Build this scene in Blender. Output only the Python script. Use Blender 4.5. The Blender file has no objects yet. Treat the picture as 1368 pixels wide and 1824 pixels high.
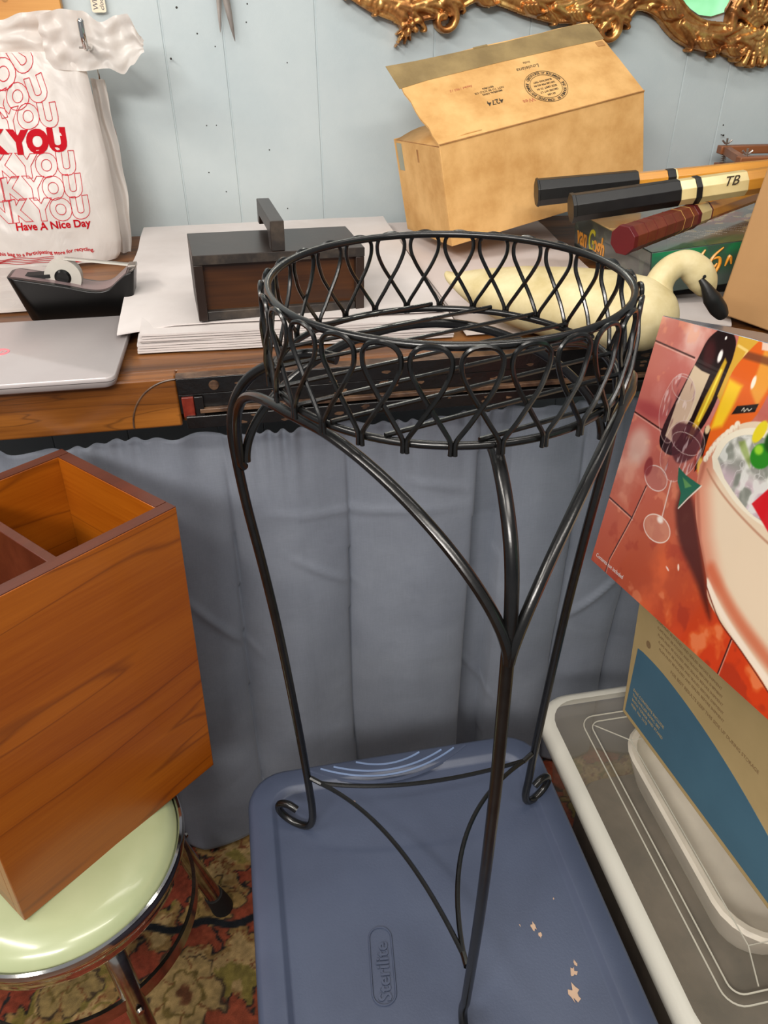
import bpy, math, random
import numpy as np
from math import sin, cos, pi, radians, sqrt, atan2
from mathutils import Vector, Matrix, Euler, noise as mnoise

random.seed(7)
SC = bpy.context.scene
COL = SC.collection

# ------------------------------------------------------------------ camera, light, exposure
PITCH, ROLL, CH = radians(33.5), radians(-0.4), 1.4
cam_d = bpy.data.cameras.new('camera'); cam = bpy.data.objects.new('camera', cam_d); COL.objects.link(cam)
cam_d.sensor_fit = 'HORIZONTAL'; cam_d.sensor_width = 36.0; cam_d.lens = 1370 * 36.0 / 1368
cam_d.clip_start = 0.02; cam_d.clip_end = 50
fw = Vector((0, cos(PITCH), -sin(PITCH)))
up = Vector((0, sin(PITCH), cos(PITCH))); rt = Vector((1, 0, 0))
rt2 = rt * cos(ROLL) + up * sin(ROLL); up2 = up * cos(ROLL) - rt * sin(ROLL)
M = Matrix((rt2, up2, -fw)).transposed().to_4x4(); M.translation = (0, 0, CH)
cam.matrix_world = M
SC.camera = cam

world = bpy.data.worlds.new('room_light'); SC.world = world; world.use_nodes = True
bg = world.node_tree.nodes['Background']
bg.inputs[0].default_value = (0.93, 0.95, 1.0, 1); bg.inputs[1].default_value = 0.27

def area(name, loc, target, sx, sy, power, col):
    d = bpy.data.lights.new(name, 'AREA'); d.shape = 'RECTANGLE'; d.size = sx; d.size_y = sy
    d.energy = power; d.color = col
    o = bpy.data.objects.new(name, d); COL.objects.link(o); o.location = loc
    o.rotation_euler = (Vector(target) - Vector(loc)).to_track_quat('-Z', 'Y').to_euler()
    return o
area('tube_or_fill_light', (-1.3, 0.0, 2.55), (-0.1, 1.0, 0.8), 1.3, 0.16, 25, (1.0, 0.94, 0.86))
area('tube_or_fill_light', (0.5, -0.5, 2.6), (0.2, 1.0, 0.8), 1.3, 0.16, 17, (1.0, 0.94, 0.86))
area('tube_or_fill_light', (0.3, 0.95, 2.6), (0.3, 1.3, 0.8), 1.3, 0.16, 8, (1.0, 0.94, 0.86))
area('tube_or_fill_light', (-0.6, -1.6, 2.5), (0.0, 1.0, 0.6), 1.3, 0.3, 64, (1.0, 0.95, 0.89))  # fill lamp added behind the camera to brighten the fronts, not a ceiling tube

SC.view_settings.view_transform = 'Standard'; SC.view_settings.look = 'None'
SC.view_settings.gamma = 1.0; SC.view_settings.use_curve_mapping = False
SC.view_settings.exposure = 0.0

# ------------------------------------------------------------------ frames
YAW = radians(9.8)
def TF(s, t, z=0.0):                        # counter frame (along, away, up) -> world
    return Vector((s * cos(YAW) - t * sin(YAW), s * sin(YAW) + t * cos(YAW), z))

# ------------------------------------------------------------------ materials
def lin(c):
    return tuple((x / 255.0 / 12.92 if x / 255.0 <= 0.04045 else ((x / 255.0 + 0.055) / 1.055) ** 2.4) for x in c)
def S(nt, t): return nt.nodes.new(t)
def base_mat(name):
    m = bpy.data.materials.new(name); m.use_nodes = True
    nt = m.node_tree; b = nt.nodes['Principled BSDF']
    return m, nt, b
def coords(nt, scale=(1, 1, 1), kind='Object', rot=(0, 0, 0), loc=(0, 0, 0)):
    tc = S(nt, 'ShaderNodeTexCoord'); mp = S(nt, 'ShaderNodeMapping')
    mp.inputs['Scale'].default_value = scale; mp.inputs['Rotation'].default_value = rot; mp.inputs['Location'].default_value = loc
    nt.links.new(tc.outputs[kind], mp.inputs['Vector']); return mp.outputs['Vector']
def ramp(nt, fac, stops, interp='LINEAR'):
    r = S(nt, 'ShaderNodeValToRGB'); r.color_ramp.interpolation = interp
    el = r.color_ramp.elements
    while len(el) > 1: el.remove(el[-1])
    el[0].position = stops[0][0]; el[0].color = (*stops[0][1], 1)
    for p, c in stops[1:]:
        e = el.new(p); e.color = (*c, 1)
    nt.links.new(fac, r.inputs[0]); return r.outputs[0]
def bump(nt, b, h, strength=0.3, dist=0.002):
    n = S(nt, 'ShaderNodeBump'); n.inputs['Strength'].default_value = strength; n.inputs['Distance'].default_value = dist
    nt.links.new(h, n.inputs['Height']); nt.links.new(n.outputs[0], b.inputs['Normal'])
def noise_tex(nt, vec, scale, detail=4, rough=0.5, dist=0.0):
    n = S(nt, 'ShaderNodeTexNoise'); n.inputs['Scale'].default_value = scale; n.inputs['Detail'].default_value = detail
    n.inputs['Roughness'].default_value = rough; n.inputs['Distortion'].default_value = dist
    nt.links.new(vec, n.inputs['Vector']); return n.outputs['Fac']
def mix(nt, a, b, fac, mode='MIX'):
    m = S(nt, 'ShaderNodeMix'); m.data_type = 'RGBA'; m.blend_type = mode
    for sock, v in ((m.inputs[0], fac), (m.inputs[6], a), (m.inputs[7], b)):
        if isinstance(v, (int, float)): sock.default_value = v
        elif isinstance(v, tuple): sock.default_value = (*v[:3], 1)
        else: nt.links.new(v, sock)
    return m.outputs[2]

def mottled(name, c1, c2, rough=0.5, metal=0.0, scale=6, bumpv=0.0, bscale=60, spec=0.5, lo=0.35, hi=0.65, coat=0.0, detail=5):
    m, nt, b = base_mat(name)
    v = coords(nt); n = noise_tex(nt, v, scale, detail, 0.6)
    nt.links.new(ramp(nt, n, [(lo, lin(c1)), (hi, lin(c2))]), b.inputs['Base Color'])
    b.inputs['Roughness'].default_value = rough; b.inputs['Metallic'].default_value = metal
    b.inputs['Specular IOR Level'].default_value = spec; b.inputs['Coat Weight'].default_value = coat
    b.inputs['Coat Roughness'].default_value = 0.12
    if bumpv: bump(nt, b, noise_tex(nt, v, bscale, 4), bumpv, 0.002)
    return m
def wood(name, stops, axis='x', rough=0.45, ring=7.0, stretch=14.0, coat=0.0, dark=None, bumpv=0.15, fine=90, ringdist=3.5, lines=None, dst=0.6):
    m, nt, b = base_mat(name)
    sc = {'x': (1 / stretch * 2, 1, 1), 'y': (1, 1 / stretch * 2, 1), 'z': (1, 1, 1 / stretch * 2)}[axis]
    v = coords(nt, sc)
    n1 = noise_tex(nt, v, ring, 3, 0.5, dst)
    w = S(nt, 'ShaderNodeMath'); w.operation = 'MULTIPLY'; w.inputs[1].default_value = ringdist; nt.links.new(n1, w.inputs[0])
    f = S(nt, 'ShaderNodeMath'); f.operation = 'PINGPONG'; f.inputs[1].default_value = 0.5; nt.links.new(w.outputs[0], f.inputs[0])
    sc2 = {'x': (0.03, 1, 1), 'y': (1, 0.03, 1), 'z': (1, 1, 0.03)}[axis]
    v2 = coords(nt, sc2); n2 = noise_tex(nt, v2, fine * 2, 4, 0.7)
    n3 = noise_tex(nt, v, 3, 3, 0.6)
    a = S(nt, 'ShaderNodeMath'); a.operation = 'MULTIPLY_ADD'; a.inputs[1].default_value = 0.9; nt.links.new(f.outputs[0], a.inputs[0])
    k = S(nt, 'ShaderNodeMath'); k.operation = 'MULTIPLY'; k.inputs[1].default_value = 0.55; nt.links.new(n2, k.inputs[0])
    nt.links.new(k.outputs[0], a.inputs[2])
    a2 = S(nt, 'ShaderNodeMath'); a2.operation = 'MULTIPLY_ADD'; a2.inputs[1].default_value = 0.35
    nt.links.new(n3, a2.inputs[0]); nt.links.new(a.outputs[0], a2.inputs[2])
    col = ramp(nt, a2.outputs[0], stops)
    if lines:
        w2 = S(nt, 'ShaderNodeMath'); w2.operation = 'MULTIPLY'; w2.inputs[1].default_value = lines[0]; nt.links.new(n1, w2.inputs[0])
        f2 = S(nt, 'ShaderNodeMath'); f2.operation = 'PINGPONG'; f2.inputs[1].default_value = 0.5; nt.links.new(w2.outputs[0], f2.inputs[0])
        lm = ramp(nt, f2.outputs[0], [(0.0, (0.5, 0.5, 0.5)), (0.03, (0.3, 0.3, 0.3)), (0.08, (0, 0, 0))])
        bw_ = S(nt, 'ShaderNodeRGBToBW'); nt.links.new(lm, bw_.inputs[0]); col = mix(nt, col, lin(lines[1]), bw_.outputs[0])
    nt.links.new(col, b.inputs['Base Color'])
    b.inputs['Roughness'].default_value = rough; b.inputs['Coat Weight'].default_value = coat; b.inputs['Coat Roughness'].default_value = 0.15
    if bumpv: bump(nt, b, a2.outputs[0], bumpv, 0.001)
    return m
def attr_mat(name, rough=0.4, coat=0.0, spec=0.5, bumpv=0, bscale=200):
    m, nt, b = base_mat(name)
    a = S(nt, 'ShaderNodeAttribute'); a.attribute_name = 'Col'
    nt.links.new(a.outputs['Color'], b.inputs['Base Color'])
    b.inputs['Roughness'].default_value = rough; b.inputs['Coat Weight'].default_value = coat
    b.inputs['Specular IOR Level'].default_value = spec
    if bumpv: bump(nt, b, noise_tex(nt, coords(nt), bscale, 3), bumpv, 0.002)
    return m
def flat(name, c, rough=0.5, metal=0.0, coat=0.0, alpha=1.0, spec=0.5):
    m, nt, b = base_mat(name)
    n = noise_tex(nt, coords(nt), 25, 3)
    c1 = lin(c); c0 = tuple(x * 0.88 for x in c1)
    nt.links.new(ramp(nt, n, [(0.3, c0), (0.7, c1)]), b.inputs['Base Color'])
    b.inputs['Roughness'].default_value = rough; b.inputs['Metallic'].default_value = metal
    b.inputs['Coat Weight'].default_value = coat; b.inputs['Alpha'].default_value = alpha
    b.inputs['Specular IOR Level'].default_value = spec
    return m

MT = {}
MT['wall'] = mottled('painted_panelling', (176, 188, 192), (190, 200, 202), 0.40, scale=3, bumpv=0.15, bscale=140)
MT['floor'] = wood('dark_floorboards', [(0.2, lin((60, 38, 26))), (0.8, lin((95, 62, 40)))])
MT['black'] = mottled('black_enamel', (7, 7, 7), (17, 16, 15), 0.26, scale=60, bumpv=0.06, bscale=160, spec=0.6)
MT['blackwire'] = mottled('black_enamel_wire', (7, 7, 7), (16, 16, 15), 0.24, scale=60, bumpv=0.04, bscale=200, spec=0.6)
MT['chrome'] = mottled('chrome', (205, 205, 205), (225, 222, 215), 0.09, 1.0, scale=12)
MT['chrome_worn'] = mottled('worn_chrome', (150, 142, 130), (205, 200, 190), 0.2, 1.0, scale=30, bumpv=0.05)
MT['rubber'] = flat('black_rubber', (18, 17, 17), 0.7)
MT['mint'] = mottled('mint_vinyl', (164, 174, 132), (174, 182, 142), 0.28, scale=8, bumpv=0.04, bscale=120, coat=0.45)
MT['blue'] = mottled('blue_plastic', (62, 70, 90), (70, 79, 100), 0.40, scale=5, bumpv=0.08, bscale=400)
MT['blue_light'] = flat('highlight_blue_plastic', (120, 140, 175), 0.4)  # paler blue paints highlights onto the lid's grip ribs
MT['paper'] = mottled('white_packing_paper', (196, 188, 184), (212, 205, 202), 0.8, scale=4, bumpv=0.1, bscale=30)
MT['paper_pink'] = mottled('blush_packing_paper', (200, 188, 184), (212, 201, 196), 0.8, scale=4, bumpv=0.12, bscale=25)
MT['card'] = mottled('aged_cardboard', (198, 148, 84), (226, 180, 116), 0.75, scale=14, bumpv=0.15, bscale=60, detail=8)
MT['card_in'] = mottled('cardboard_edge', (150, 100, 55), (182, 135, 80), 0.85, scale=30)
MT['card_brown'] = mottled('brown_cardboard', (172, 130, 84), (182, 140, 92), 0.75, scale=5, bumpv=0.08, bscale=90)
MT['card_tan'] = mottled('tan_cardboard', (172, 148, 100), (184, 158, 110), 0.7, scale=7, bumpv=0.08, bscale=90)
MT['blueprint'] = mottled('blue_print', (62, 98, 118), (72, 110, 130), 0.5, scale=4)
MT['tape'] = mottled('old_packing_tape', (132, 110, 70), (158, 134, 88), 0.35, scale=18, coat=0.2, bumpv=0.2, bscale=30)
MT['tape_grey'] = mottled('grey_tape', (140, 140, 120), (160, 158, 138), 0.3, scale=18)
MT['ink'] = flat('faded_black_ink', (70, 58, 42), 0.8)
MT['ink_light'] = flat('faded_print_ink', (138, 110, 74), 0.8)
MT['ink_red'] = flat('faded_red_ink', (190, 110, 80), 0.8)
MT['oak'] = wood('worn_oak_top', [(0.2, lin((34, 18, 8))), (0.5, lin((88, 52, 24))), (0.9, lin((132, 84, 42)))], 'x', 0.38, ring=14, fine=90, coat=0.1, bumpv=0.4, lines=(16, (34, 18, 8)), dst=0.2, stretch=26)
MT['oak_front'] = wood('worn_oak_edge', [(0.2, lin((54, 28, 8))), (0.5, lin((112, 64, 20))), (0.9, lin((156, 96, 36)))], 'x', 0.36, ring=14, fine=80, coat=0.1, bumpv=0.4, lines=(16, (40, 20, 8)), dst=0.2, stretch=26)
MT['iron'] = mottled('chipped_black_paint', (10, 9, 9), (18, 15, 14), 0.3, scale=24, bumpv=0.4, bscale=70, spec=0.6)
MT['iron_rust'] = mottled('rubbed_dark_steel', (56, 38, 28), (112, 84, 62), 0.4, scale=30, bumpv=0.3)
MT['redtab'] = mottled('red_enamel_tab', (96, 28, 20), (130, 48, 32), 0.3, scale=60)
MT['cherry'] = wood('cherry_veneer', [(0.10, lin((108, 46, 2))), (0.45, lin((146, 72, 6))), (0.90, lin((176, 98, 18)))], 'x', 0.36, ring=8, fine=120, coat=0.25, bumpv=0.02, ringdist=2.2, lines=(9, (80, 28, 6)), stretch=22, dst=0.12)
MT['cherry_side'] = wood('cherry_veneer_side', [(0.10, lin((108, 46, 2))), (0.45, lin((146, 72, 6))), (0.90, lin((176, 98, 18)))], 'y', 0.36, ring=8, fine=120, coat=0.25, bumpv=0.02, ringdist=2.2, lines=(9, (80, 28, 6)), stretch=22, dst=0.12)
MT['cherry_edge'] = wood('dark_cherry_edge', [(0.1, lin((66, 26, 14))), (0.9, lin((98, 46, 28)))], 'x', 0.38, coat=0.2, bumpv=0.05)
MT['darkwood'] = mottled('dark_stained_wood', (32, 21, 16), (44, 31, 24), 0.33, scale=7, bumpv=0.05)
MT['darkwood_edge'] = mottled('worn_dark_wood_edge', (40, 35, 32), (88, 76, 64), 0.5, scale=22, lo=0.45, hi=0.8, bumpv=0.3)
MT['darkpanel'] = wood('brown_wood_panel', [(0.15, lin((26, 13, 7))), (0.5, lin((50, 27, 12))), (0.9, lin((84, 48, 20)))], 'x', 0.35, ring=10, fine=60)
MT['swan'] = mottled('cream_painted_wood', (188, 170, 120), (216, 202, 160), 0.5, scale=16, bumpv=0.12, bscale=80)
MT['beak'] = flat('black_beak_paint', (22, 21, 20), 0.45)
MT['plastic_black'] = flat('black_plastic', (9, 9, 9), 0.28, spec=0.35)
MT['tape_clear'] = flat('clear_tape_roll', (205, 200, 190), 0.25, alpha=0.8)
MT['silver'] = mottled('silver_aluminium', (176, 168, 167), (186, 179, 178), 0.4, 0.25, scale=4)
MT['silver_dark'] = flat('grey_laptop_seam', (90, 84, 82), 0.4, 0.3)
MT['logo'] = flat('pink_foil', (226, 130, 140), 0.3)
MT['grip_black'] = mottled('black_leather_grip', (11, 11, 12), (20, 20, 20), 0.42, scale=40, bumpv=0.15)
MT['grip_red'] = mottled('maroon_leather_grip', (96, 42, 26), (116, 54, 36), 0.38, scale=40, bumpv=0.2)
MT['maroon'] = flat('dark_red_cap', (96, 20, 26), 0.4)
MT['gold_line'] = flat('gold_leaf_line', (190, 150, 80), 0.4)
MT['racket_wood'] = wood('varnished_ash', [(0.1, lin((176, 108, 30))), (0.9, lin((214, 150, 56)))], 'x', 0.25, coat=0.5, bumpv=0.0)
MT['racket_cream'] = mottled('cream_lacquer', (214, 194, 136), (232, 214, 158), 0.3, scale=12, coat=0.4)
MT['press'] = wood('reddish_press_wood', [(0.1, lin((110, 62, 34))), (0.9, lin((150, 92, 54)))], 'x', 0.45)
MT['gold'] = None
MT['steel'] = mottled('brushed_steel', (160, 150, 142), (190, 180, 172), 0.3, 0.9, scale=20)
MT['pine'] = wood('pine_board', [(0.1, lin((140, 84, 30))), (0.5, lin((186, 124, 52))), (0.9, lin((206, 148, 74)))], 'x', 0.4, ring=6, coat=0.2)
MT['tag'] = mottled('tag_card', (226, 210, 186), (236, 222, 198), 0.7)
MT['pencil'] = flat('pencil_grey', (90, 92, 100), 0.7)
MT['bag_red'] = flat('red_bag_print', (178, 0, 22), 0.7, spec=0.15)
MT['bag_red_line'] = flat('red_bag_outline', (200, 26, 48), 0.7, spec=0.15)
MT['nail'] = flat('dark_nail', (60, 56, 54), 0.4, 0.6)
MT['cream_plastic'] = flat('cream_plastic', (250, 240, 222), 0.4)
MT['white_edge'] = flat('milky_plastic_ridge', (205, 200, 184), 0.4, alpha=0.75)
MT['chip'] = flat('tan_glue_residue', (190, 160, 135), 0.8)

def gold_mat():
    m, nt, b = base_mat('antique_gold_leaf')
    v = coords(nt); n = noise_tex(nt, v, 30, 6, 0.65)
    col = ramp(nt, n, [(0.30, lin((134, 84, 48))), (0.5, lin((190, 132, 74))), (0.72, lin((240, 198, 124)))])
    nt.links.new(col, b.inputs['Base Color']); b.inputs['Metallic'].default_value = 0.8
    b.inputs['Roughness'].default_value = 0.34
    bump(nt, b, noise_tex(nt, v, 90, 3), 0.1, 0.002); return m
MT['gold'] = gold_mat()
def mirror_mat():
    m, nt, b = base_mat('mirror_glass'); b.inputs['Base Color'].default_value = (0.85, 0.9, 0.86, 1)
    b.inputs['Metallic'].default_value = 1; b.inputs['Roughness'].default_value = 0.02; return m
MT['mirror'] = mirror_mat()
def bag_mat():
    m, nt, b = base_mat('white_thin_plastic')
    out = nt.nodes['Material Output']
    v = coords(nt); n = noise_tex(nt, v, 9, 4, 0.5, 0.8)
    nt.links.new(ramp(nt, n, [(0.3, lin((214, 208, 204))), (0.7, lin((230, 225, 220)))]), b.inputs['Base Color'])
    b.inputs['Roughness'].default_value = 0.32
    v2 = coords(nt, (1, 1, 0.6)); bump(nt, b, noise_tex(nt, v2, 16, 3, 0.5, 1.2), 0.35, 0.01)
    tr = S(nt, 'ShaderNodeBsdfTranslucent'); tr.inputs[0].default_value = (*lin((245, 228, 214)), 1)
    mx = S(nt, 'ShaderNodeMixShader'); mx.inputs[0].default_value = 0.3
    nt.links.new(b.outputs[0], mx.inputs[1]); nt.links.new(tr.outputs[0], mx.inputs[2]); nt.links.new(mx.outputs[0], out.inputs[0])
    return m
MT['bag'] = bag_mat()
def frost_mat():
    m, nt, b = base_mat('frosted_clear_plastic')
    b.inputs['Base Color'].default_value = (*lin((170, 160, 142)), 1)
    b.inputs['Roughness'].default_value = 0.3; b.inputs['Alpha'].default_value = 0.22
    bump(nt, b, noise_tex(nt, coords(nt), 500, 2), 0.1, 0.001)
    return m
MT['frost'] = frost_mat()
def frost_rim():
    m, nt, b = base_mat('milky_plastic_rim')
    b.inputs['Base Color'].default_value = (*lin((205, 202, 190)), 1)
    b.inputs['Roughness'].default_value = 0.3; b.inputs['Alpha'].default_value = 0.85
    bump(nt, b, noise_tex(nt, coords(nt), 500, 2), 0.1, 0.001)
    return m
MT['frost_rim'] = frost_rim()
def cloth_mat():
    m, nt, b = base_mat('slate_blue_cotton')
    v = coords(nt); n = noise_tex(nt, v, 7, 5, 0.6)
    v2 = coords(nt, (1, 1, 0.05)); n2 = noise_tex(nt, v2, 500, 2)
    v3 = coords(nt, (0.05, 1, 1)); n3 = noise_tex(nt, v3, 500, 2)
    c = ramp(nt, n, [(0.3, lin((112, 118, 130))), (0.7, lin((125, 131, 142)))])
    w = mix(nt, n2, n3, 0.5); c2 = mix(nt, c, w, 0.16, 'OVERLAY')
    nt.links.new(c2, b.inputs['Base Color']); b.inputs['Roughness'].default_value = 0.75
    b.inputs['Sheen Weight'].default_value = 0.15
    v4 = coords(nt, (1, 1, 1.3)); bump(nt, b, noise_tex(nt, v4, 5, 3, 0.45, 0.4), 0.35, 0.02)
    return m
MT['cloth'] = cloth_mat()

# ------------------------------------------------------------------ geometry helpers
class MB:
    def __init__(self): self.v = []; self.f = []
    def add(self, vs, fs):
        o = len(self.v); self.v += [tuple(p) for p in vs]; self.f += [tuple(i + o for i in q) for q in fs]; return self
    def box(self, a, b, M=None):
        x0, y0, z0 = a; x1, y1, z1 = b
        vs = [Vector(p) for p in ((x0,y0,z0),(x1,y0,z0),(x1,y1,z0),(x0,y1,z0),(x0,y0,z1),(x1,y0,z1),(x1,y1,z1),(x0,y1,z1))]
        if M is not None: vs = [M @ p for p in vs]
        return self.add(vs, [(3,2,1,0),(4,5,6,7),(0,1,5,4),(1,2,6,5),(2,3,7,6),(3,0,4,7)])
    def tube(self, path, r, n=8, closed=False, caps=True, flat=1.0, upv=None):
        P = [Vector(p) for p in path]; N = len(P)
        R = r if isinstance(r, (list, tuple)) else [r] * N
        T = []
        for i in range(N):
            a = P[(i - 1) % N] if (closed or i > 0) else P[i]; b = P[(i + 1) % N] if (closed or i < N - 1) else P[i]
            T.append((b - a).normalized())
        u = Vector(upv) if upv else (Vector((0, 0, 1)) if abs(T[0].z) < 0.9 else Vector((1, 0, 0)))
        u = (u - T[0] * u.dot(T[0])).normalized(); vs = []
        for i in range(N):
            u = (u - T[i] * u.dot(T[i])).normalized(); w = T[i].cross(u)
            for k in range(n):
                a = 2 * pi * (k + 0.5) / n
                vs.append(P[i] + u * (cos(a) * R[i] * flat) + w * (sin(a) * R[i]))
        fs = []
        for i in range(N if closed else N - 1):
            j = (i + 1) % N
            for k in range(n):
                l = (k + 1) % n; fs.append((i*n+k, i*n+l, j*n+l, j*n+k))
        if caps and not closed:
            fs.append(tuple(range(n - 1, -1, -1))); fs.append(tuple((N - 1) * n + k for k in range(n)))
        return self.add(vs, fs)
    def lathe(self, prof, n=48, c=(0, 0, 0)):
        vs = []; m = len(prof)
        for i in range(n):
            a = 2 * pi * i / n
            for r, z in prof: vs.append((c[0] + r * cos(a), c[1] + r * sin(a), c[2] + z))
        fs = []
        for i in range(n):
            j = (i + 1) % n
            for k in range(m - 1): fs.append((i*m+k, j*m+k, j*m+k+1, i*m+k+1))
        return self.add(vs, fs)
    def grid(self, nu, nv, fn):
        vs = [fn(i / (nu - 1), j / (nv - 1)) for j in range(nv) for i in range(nu)]
        fs = [(j*nu+i, j*nu+i+1, (j+1)*nu+i+1, (j+1)*nu+i) for j in range(nv - 1) for i in range(nu - 1)]
        return self.add(vs, fs)
    def prism(self, poly, z0, z1, fn=None):
        n = len(poly); fn = fn or (lambda x, y, z: (x, y, z))
        vs = [fn(x, y, z0) for x, y in poly] + [fn(x, y, z1) for x, y in poly]
        fs = [tuple(range(n - 1, -1, -1)), tuple(range(n, 2 * n))] + [(i, (i+1) % n, (i+1) % n + n, i + n) for i in range(n)]
        return self.add(vs, fs)
    def xf(self, M): self.v = [tuple(M @ Vector(p)) for p in self.v]; return self

def thing(name, label, cat, loc=(0, 0, 0), rot=(0, 0, 0), group=None):
    o = bpy.data.objects.new(name, None); COL.objects.link(o); o.empty_display_size = 0.05
    o.location = loc; o.rotation_euler = rot; o['label'] = label; o['category'] = cat
    if group: o['group'] = group
    return o
def obj(name, mb, mat, parent=None, smooth=True, bevel=0.0, seg=2, solid=0.0, sub=0, angle=40, label=None):
    me = bpy.data.meshes.new(name); me.from_pydata(mb.v, [], mb.f); me.update()
    me.materials.append(mat)
    o = bpy.data.objects.new(name, me); COL.objects.link(o)
    if parent: o.parent = parent
    if smooth:
        for p in me.polygons: p.use_smooth = True
        try: me.set_sharp_from_angle(angle=radians(angle))
        except Exception: pass
    if solid:
        md = o.modifiers.new('solid', 'SOLIDIFY'); md.thickness = solid; md.offset = 0
    if bevel:
        md = o.modifiers.new('bevel', 'BEVEL'); md.width = bevel; md.segments = seg; md.limit_method = 'ANGLE'; md.angle_limit = radians(35)
    if sub:
        md = o.modifiers.new('sub', 'SUBSURF'); md.levels = sub; md.render_levels = sub
    if label: o['label'] = label
    return o
def tag(o, label, cat, group=None, kind=None):
    o['label'] = label; o['category'] = cat
    if group: o['group'] = group
    if kind: o['kind'] = kind
    return o
def struct(o): o['kind'] = 'structure'; return o
def crom(pts, k=8, closed=False):
    P = [Vector(p) for p in pts]; n = len(P); out = []
    rng = range(n if closed else n - 1)
    for i in rng:
        g = (lambda j: P[j % n]) if closed else (lambda j: P[min(max(j, 0), n - 1)])
        p0, p1, p2, p3 = g(i - 1), g(i), g(i + 1), g(i + 2)
        for s in range(k):
            t = s / k
            out.append(0.5 * ((2 * p1) + (p2 - p0) * t + (2*p0 - 5*p1 + 4*p2 - p3) * t*t + (3*p1 - p0 - 3*p2 + p3) * t**3))
    if not closed: out.append(P[-1])
    return out
def rrect(w, h, r, n=6):
    pts = []
    for cx, cy, a0 in ((w - r, h - r, 0), (r, h - r, 90), (r, r, 180), (w - r, r, 270)):
        for k in range(n + 1):
            a = radians(a0 + 90 * k / n); pts.append((cx + r * cos(a), cy + r * sin(a)))
    return pts
def loft(mb, loops, cap0=True, cap1=True):
    n = len(loops[0]); vs = [p for l in loops for p in l]; fs = []
    for i in range(len(loops) - 1):
        for k in range(n):
            l = (k + 1) % n; fs.append((i*n+k, i*n+l, (i+1)*n+l, (i+1)*n+k))
    if cap0: fs.append(tuple(range(n - 1, -1, -1)))
    if cap1: fs.append(tuple((len(loops)-1)*n + k for k in range(n)))
    mb.add(vs, fs); return mb
def text_mb(s, size, extrude=0.0, offset=0.0, outline=0.0, align='LEFT', shear=0.0, space=1.0, resolution=3):
    c = bpy.data.curves.new('t', 'FONT'); c.body = s; c.size = size; c.align_x = align; c.shear = shear; c.space_character = space
    c.resolution_u = resolution
    if outline: c.fill_mode = 'NONE'; c.bevel_depth = outline; c.bevel_resolution = 0
    else: c.extrude = extrude
    c.offset = offset
    o = bpy.data.objects.new('t', c); COL.objects.link(o)
    dg = bpy.context.evaluated_depsgraph_get(); me = bpy.data.meshes.new_from_object(o.evaluated_get(dg))
    mb = MB(); mb.v = [tuple(v.co) for v in me.vertices]; mb.f = [tuple(p.vertices) for p in me.polygons]
    bpy.data.objects.remove(o); bpy.data.curves.remove(c); bpy.data.meshes.remove(me)
    return mb
def mapmb(mb, fn): mb.v = [tuple(fn(*p)) for p in mb.v]; return mb
def NZ(x, y, z=0.0): return mnoise.noise(Vector((x, y, z)))

# numpy painting helpers
def vnoise(X, Y, sc, seed=0, octv=4):
    rs = np.random.RandomState(seed); out = np.zeros_like(X, dtype=float); amp = 1; tot = 0
    for o in range(octv):
        g = rs.rand(64, 64); x = X * sc; y = Y * sc
        xi = np.floor(x).astype(int); yi = np.floor(y).astype(int); fx = x - xi; fy = y - yi
        fx = fx*fx*(3-2*fx); fy = fy*fy*(3-2*fy)
        a = g[xi % 64, yi % 64]; b = g[(xi+1) % 64, yi % 64]; c = g[xi % 64, (yi+1) % 64]; d = g[(xi+1) % 64, (yi+1) % 64]
        out += amp * ((a*(1-fx)+b*fx)*(1-fy) + (c*(1-fx)+d*fx)*fy); tot += amp; amp *= 0.5; sc *= 2.03
    return out / tot
def sst(x, a, b):
    t = np.clip((x - a) / (b - a), 0, 1); return t*t*(3-2*t)
def over(C, col, m):
    col = np.array(col, float)
    if col.ndim == 1: col = col / 255.0
    return C * (1 - m[..., None]) + col * m[..., None]
def ell(X, Y, cx, cy, rx, ry, ang=0, soft=0.04):
    a = radians(ang); dx = X - cx; dy = Y - cy; u = dx*cos(a) + dy*sin(a); v = -dx*sin(a) + dy*cos(a)
    d = np.sqrt((u/rx)**2 + (v/ry)**2); return 1 - sst(d, 1 - soft, 1 + soft)
def segd(X, Y, ax, ay, bx, by):
    dx, dy = bx-ax, by-ay; t = np.clip(((X-ax)*dx + (Y-ay)*dy) / (dx*dx+dy*dy+1e-12), 0, 1)
    return np.hypot(X-ax-t*dx, Y-ay-t*dy)
def line(X, Y, pts, w, soft=0.0006):
    d = np.full(X.shape, 9.0)
    for (a, b), (c, e) in zip(pts[:-1], pts[1:]): d = np.minimum(d, segd(X, Y, a, b, c, e))
    return 1 - sst(d, w - soft, w + soft)
def polym(X, Y, pts, soft=0.0008):
    ins = np.zeros(X.shape, bool); n = len(pts); d = np.full(X.shape, 9.0)
    for i in range(n):
        (x1, y1), (x2, y2) = pts[i], pts[(i+1) % n]
        d = np.minimum(d, segd(X, Y, x1, y1, x2, y2))
        if y1 != y2:
            c = ((y1 > Y) != (y2 > Y)) & (X < (x2-x1)*(Y-y1)/(y2-y1)+x1); ins ^= c
    sd = np.where(ins, d, -d); return sst(sd, -soft, soft)
def spline2(pts, k=6): return [(p.x, p.y) for p in crom([(a, b, 0) for a, b in pts], k)]
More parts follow.
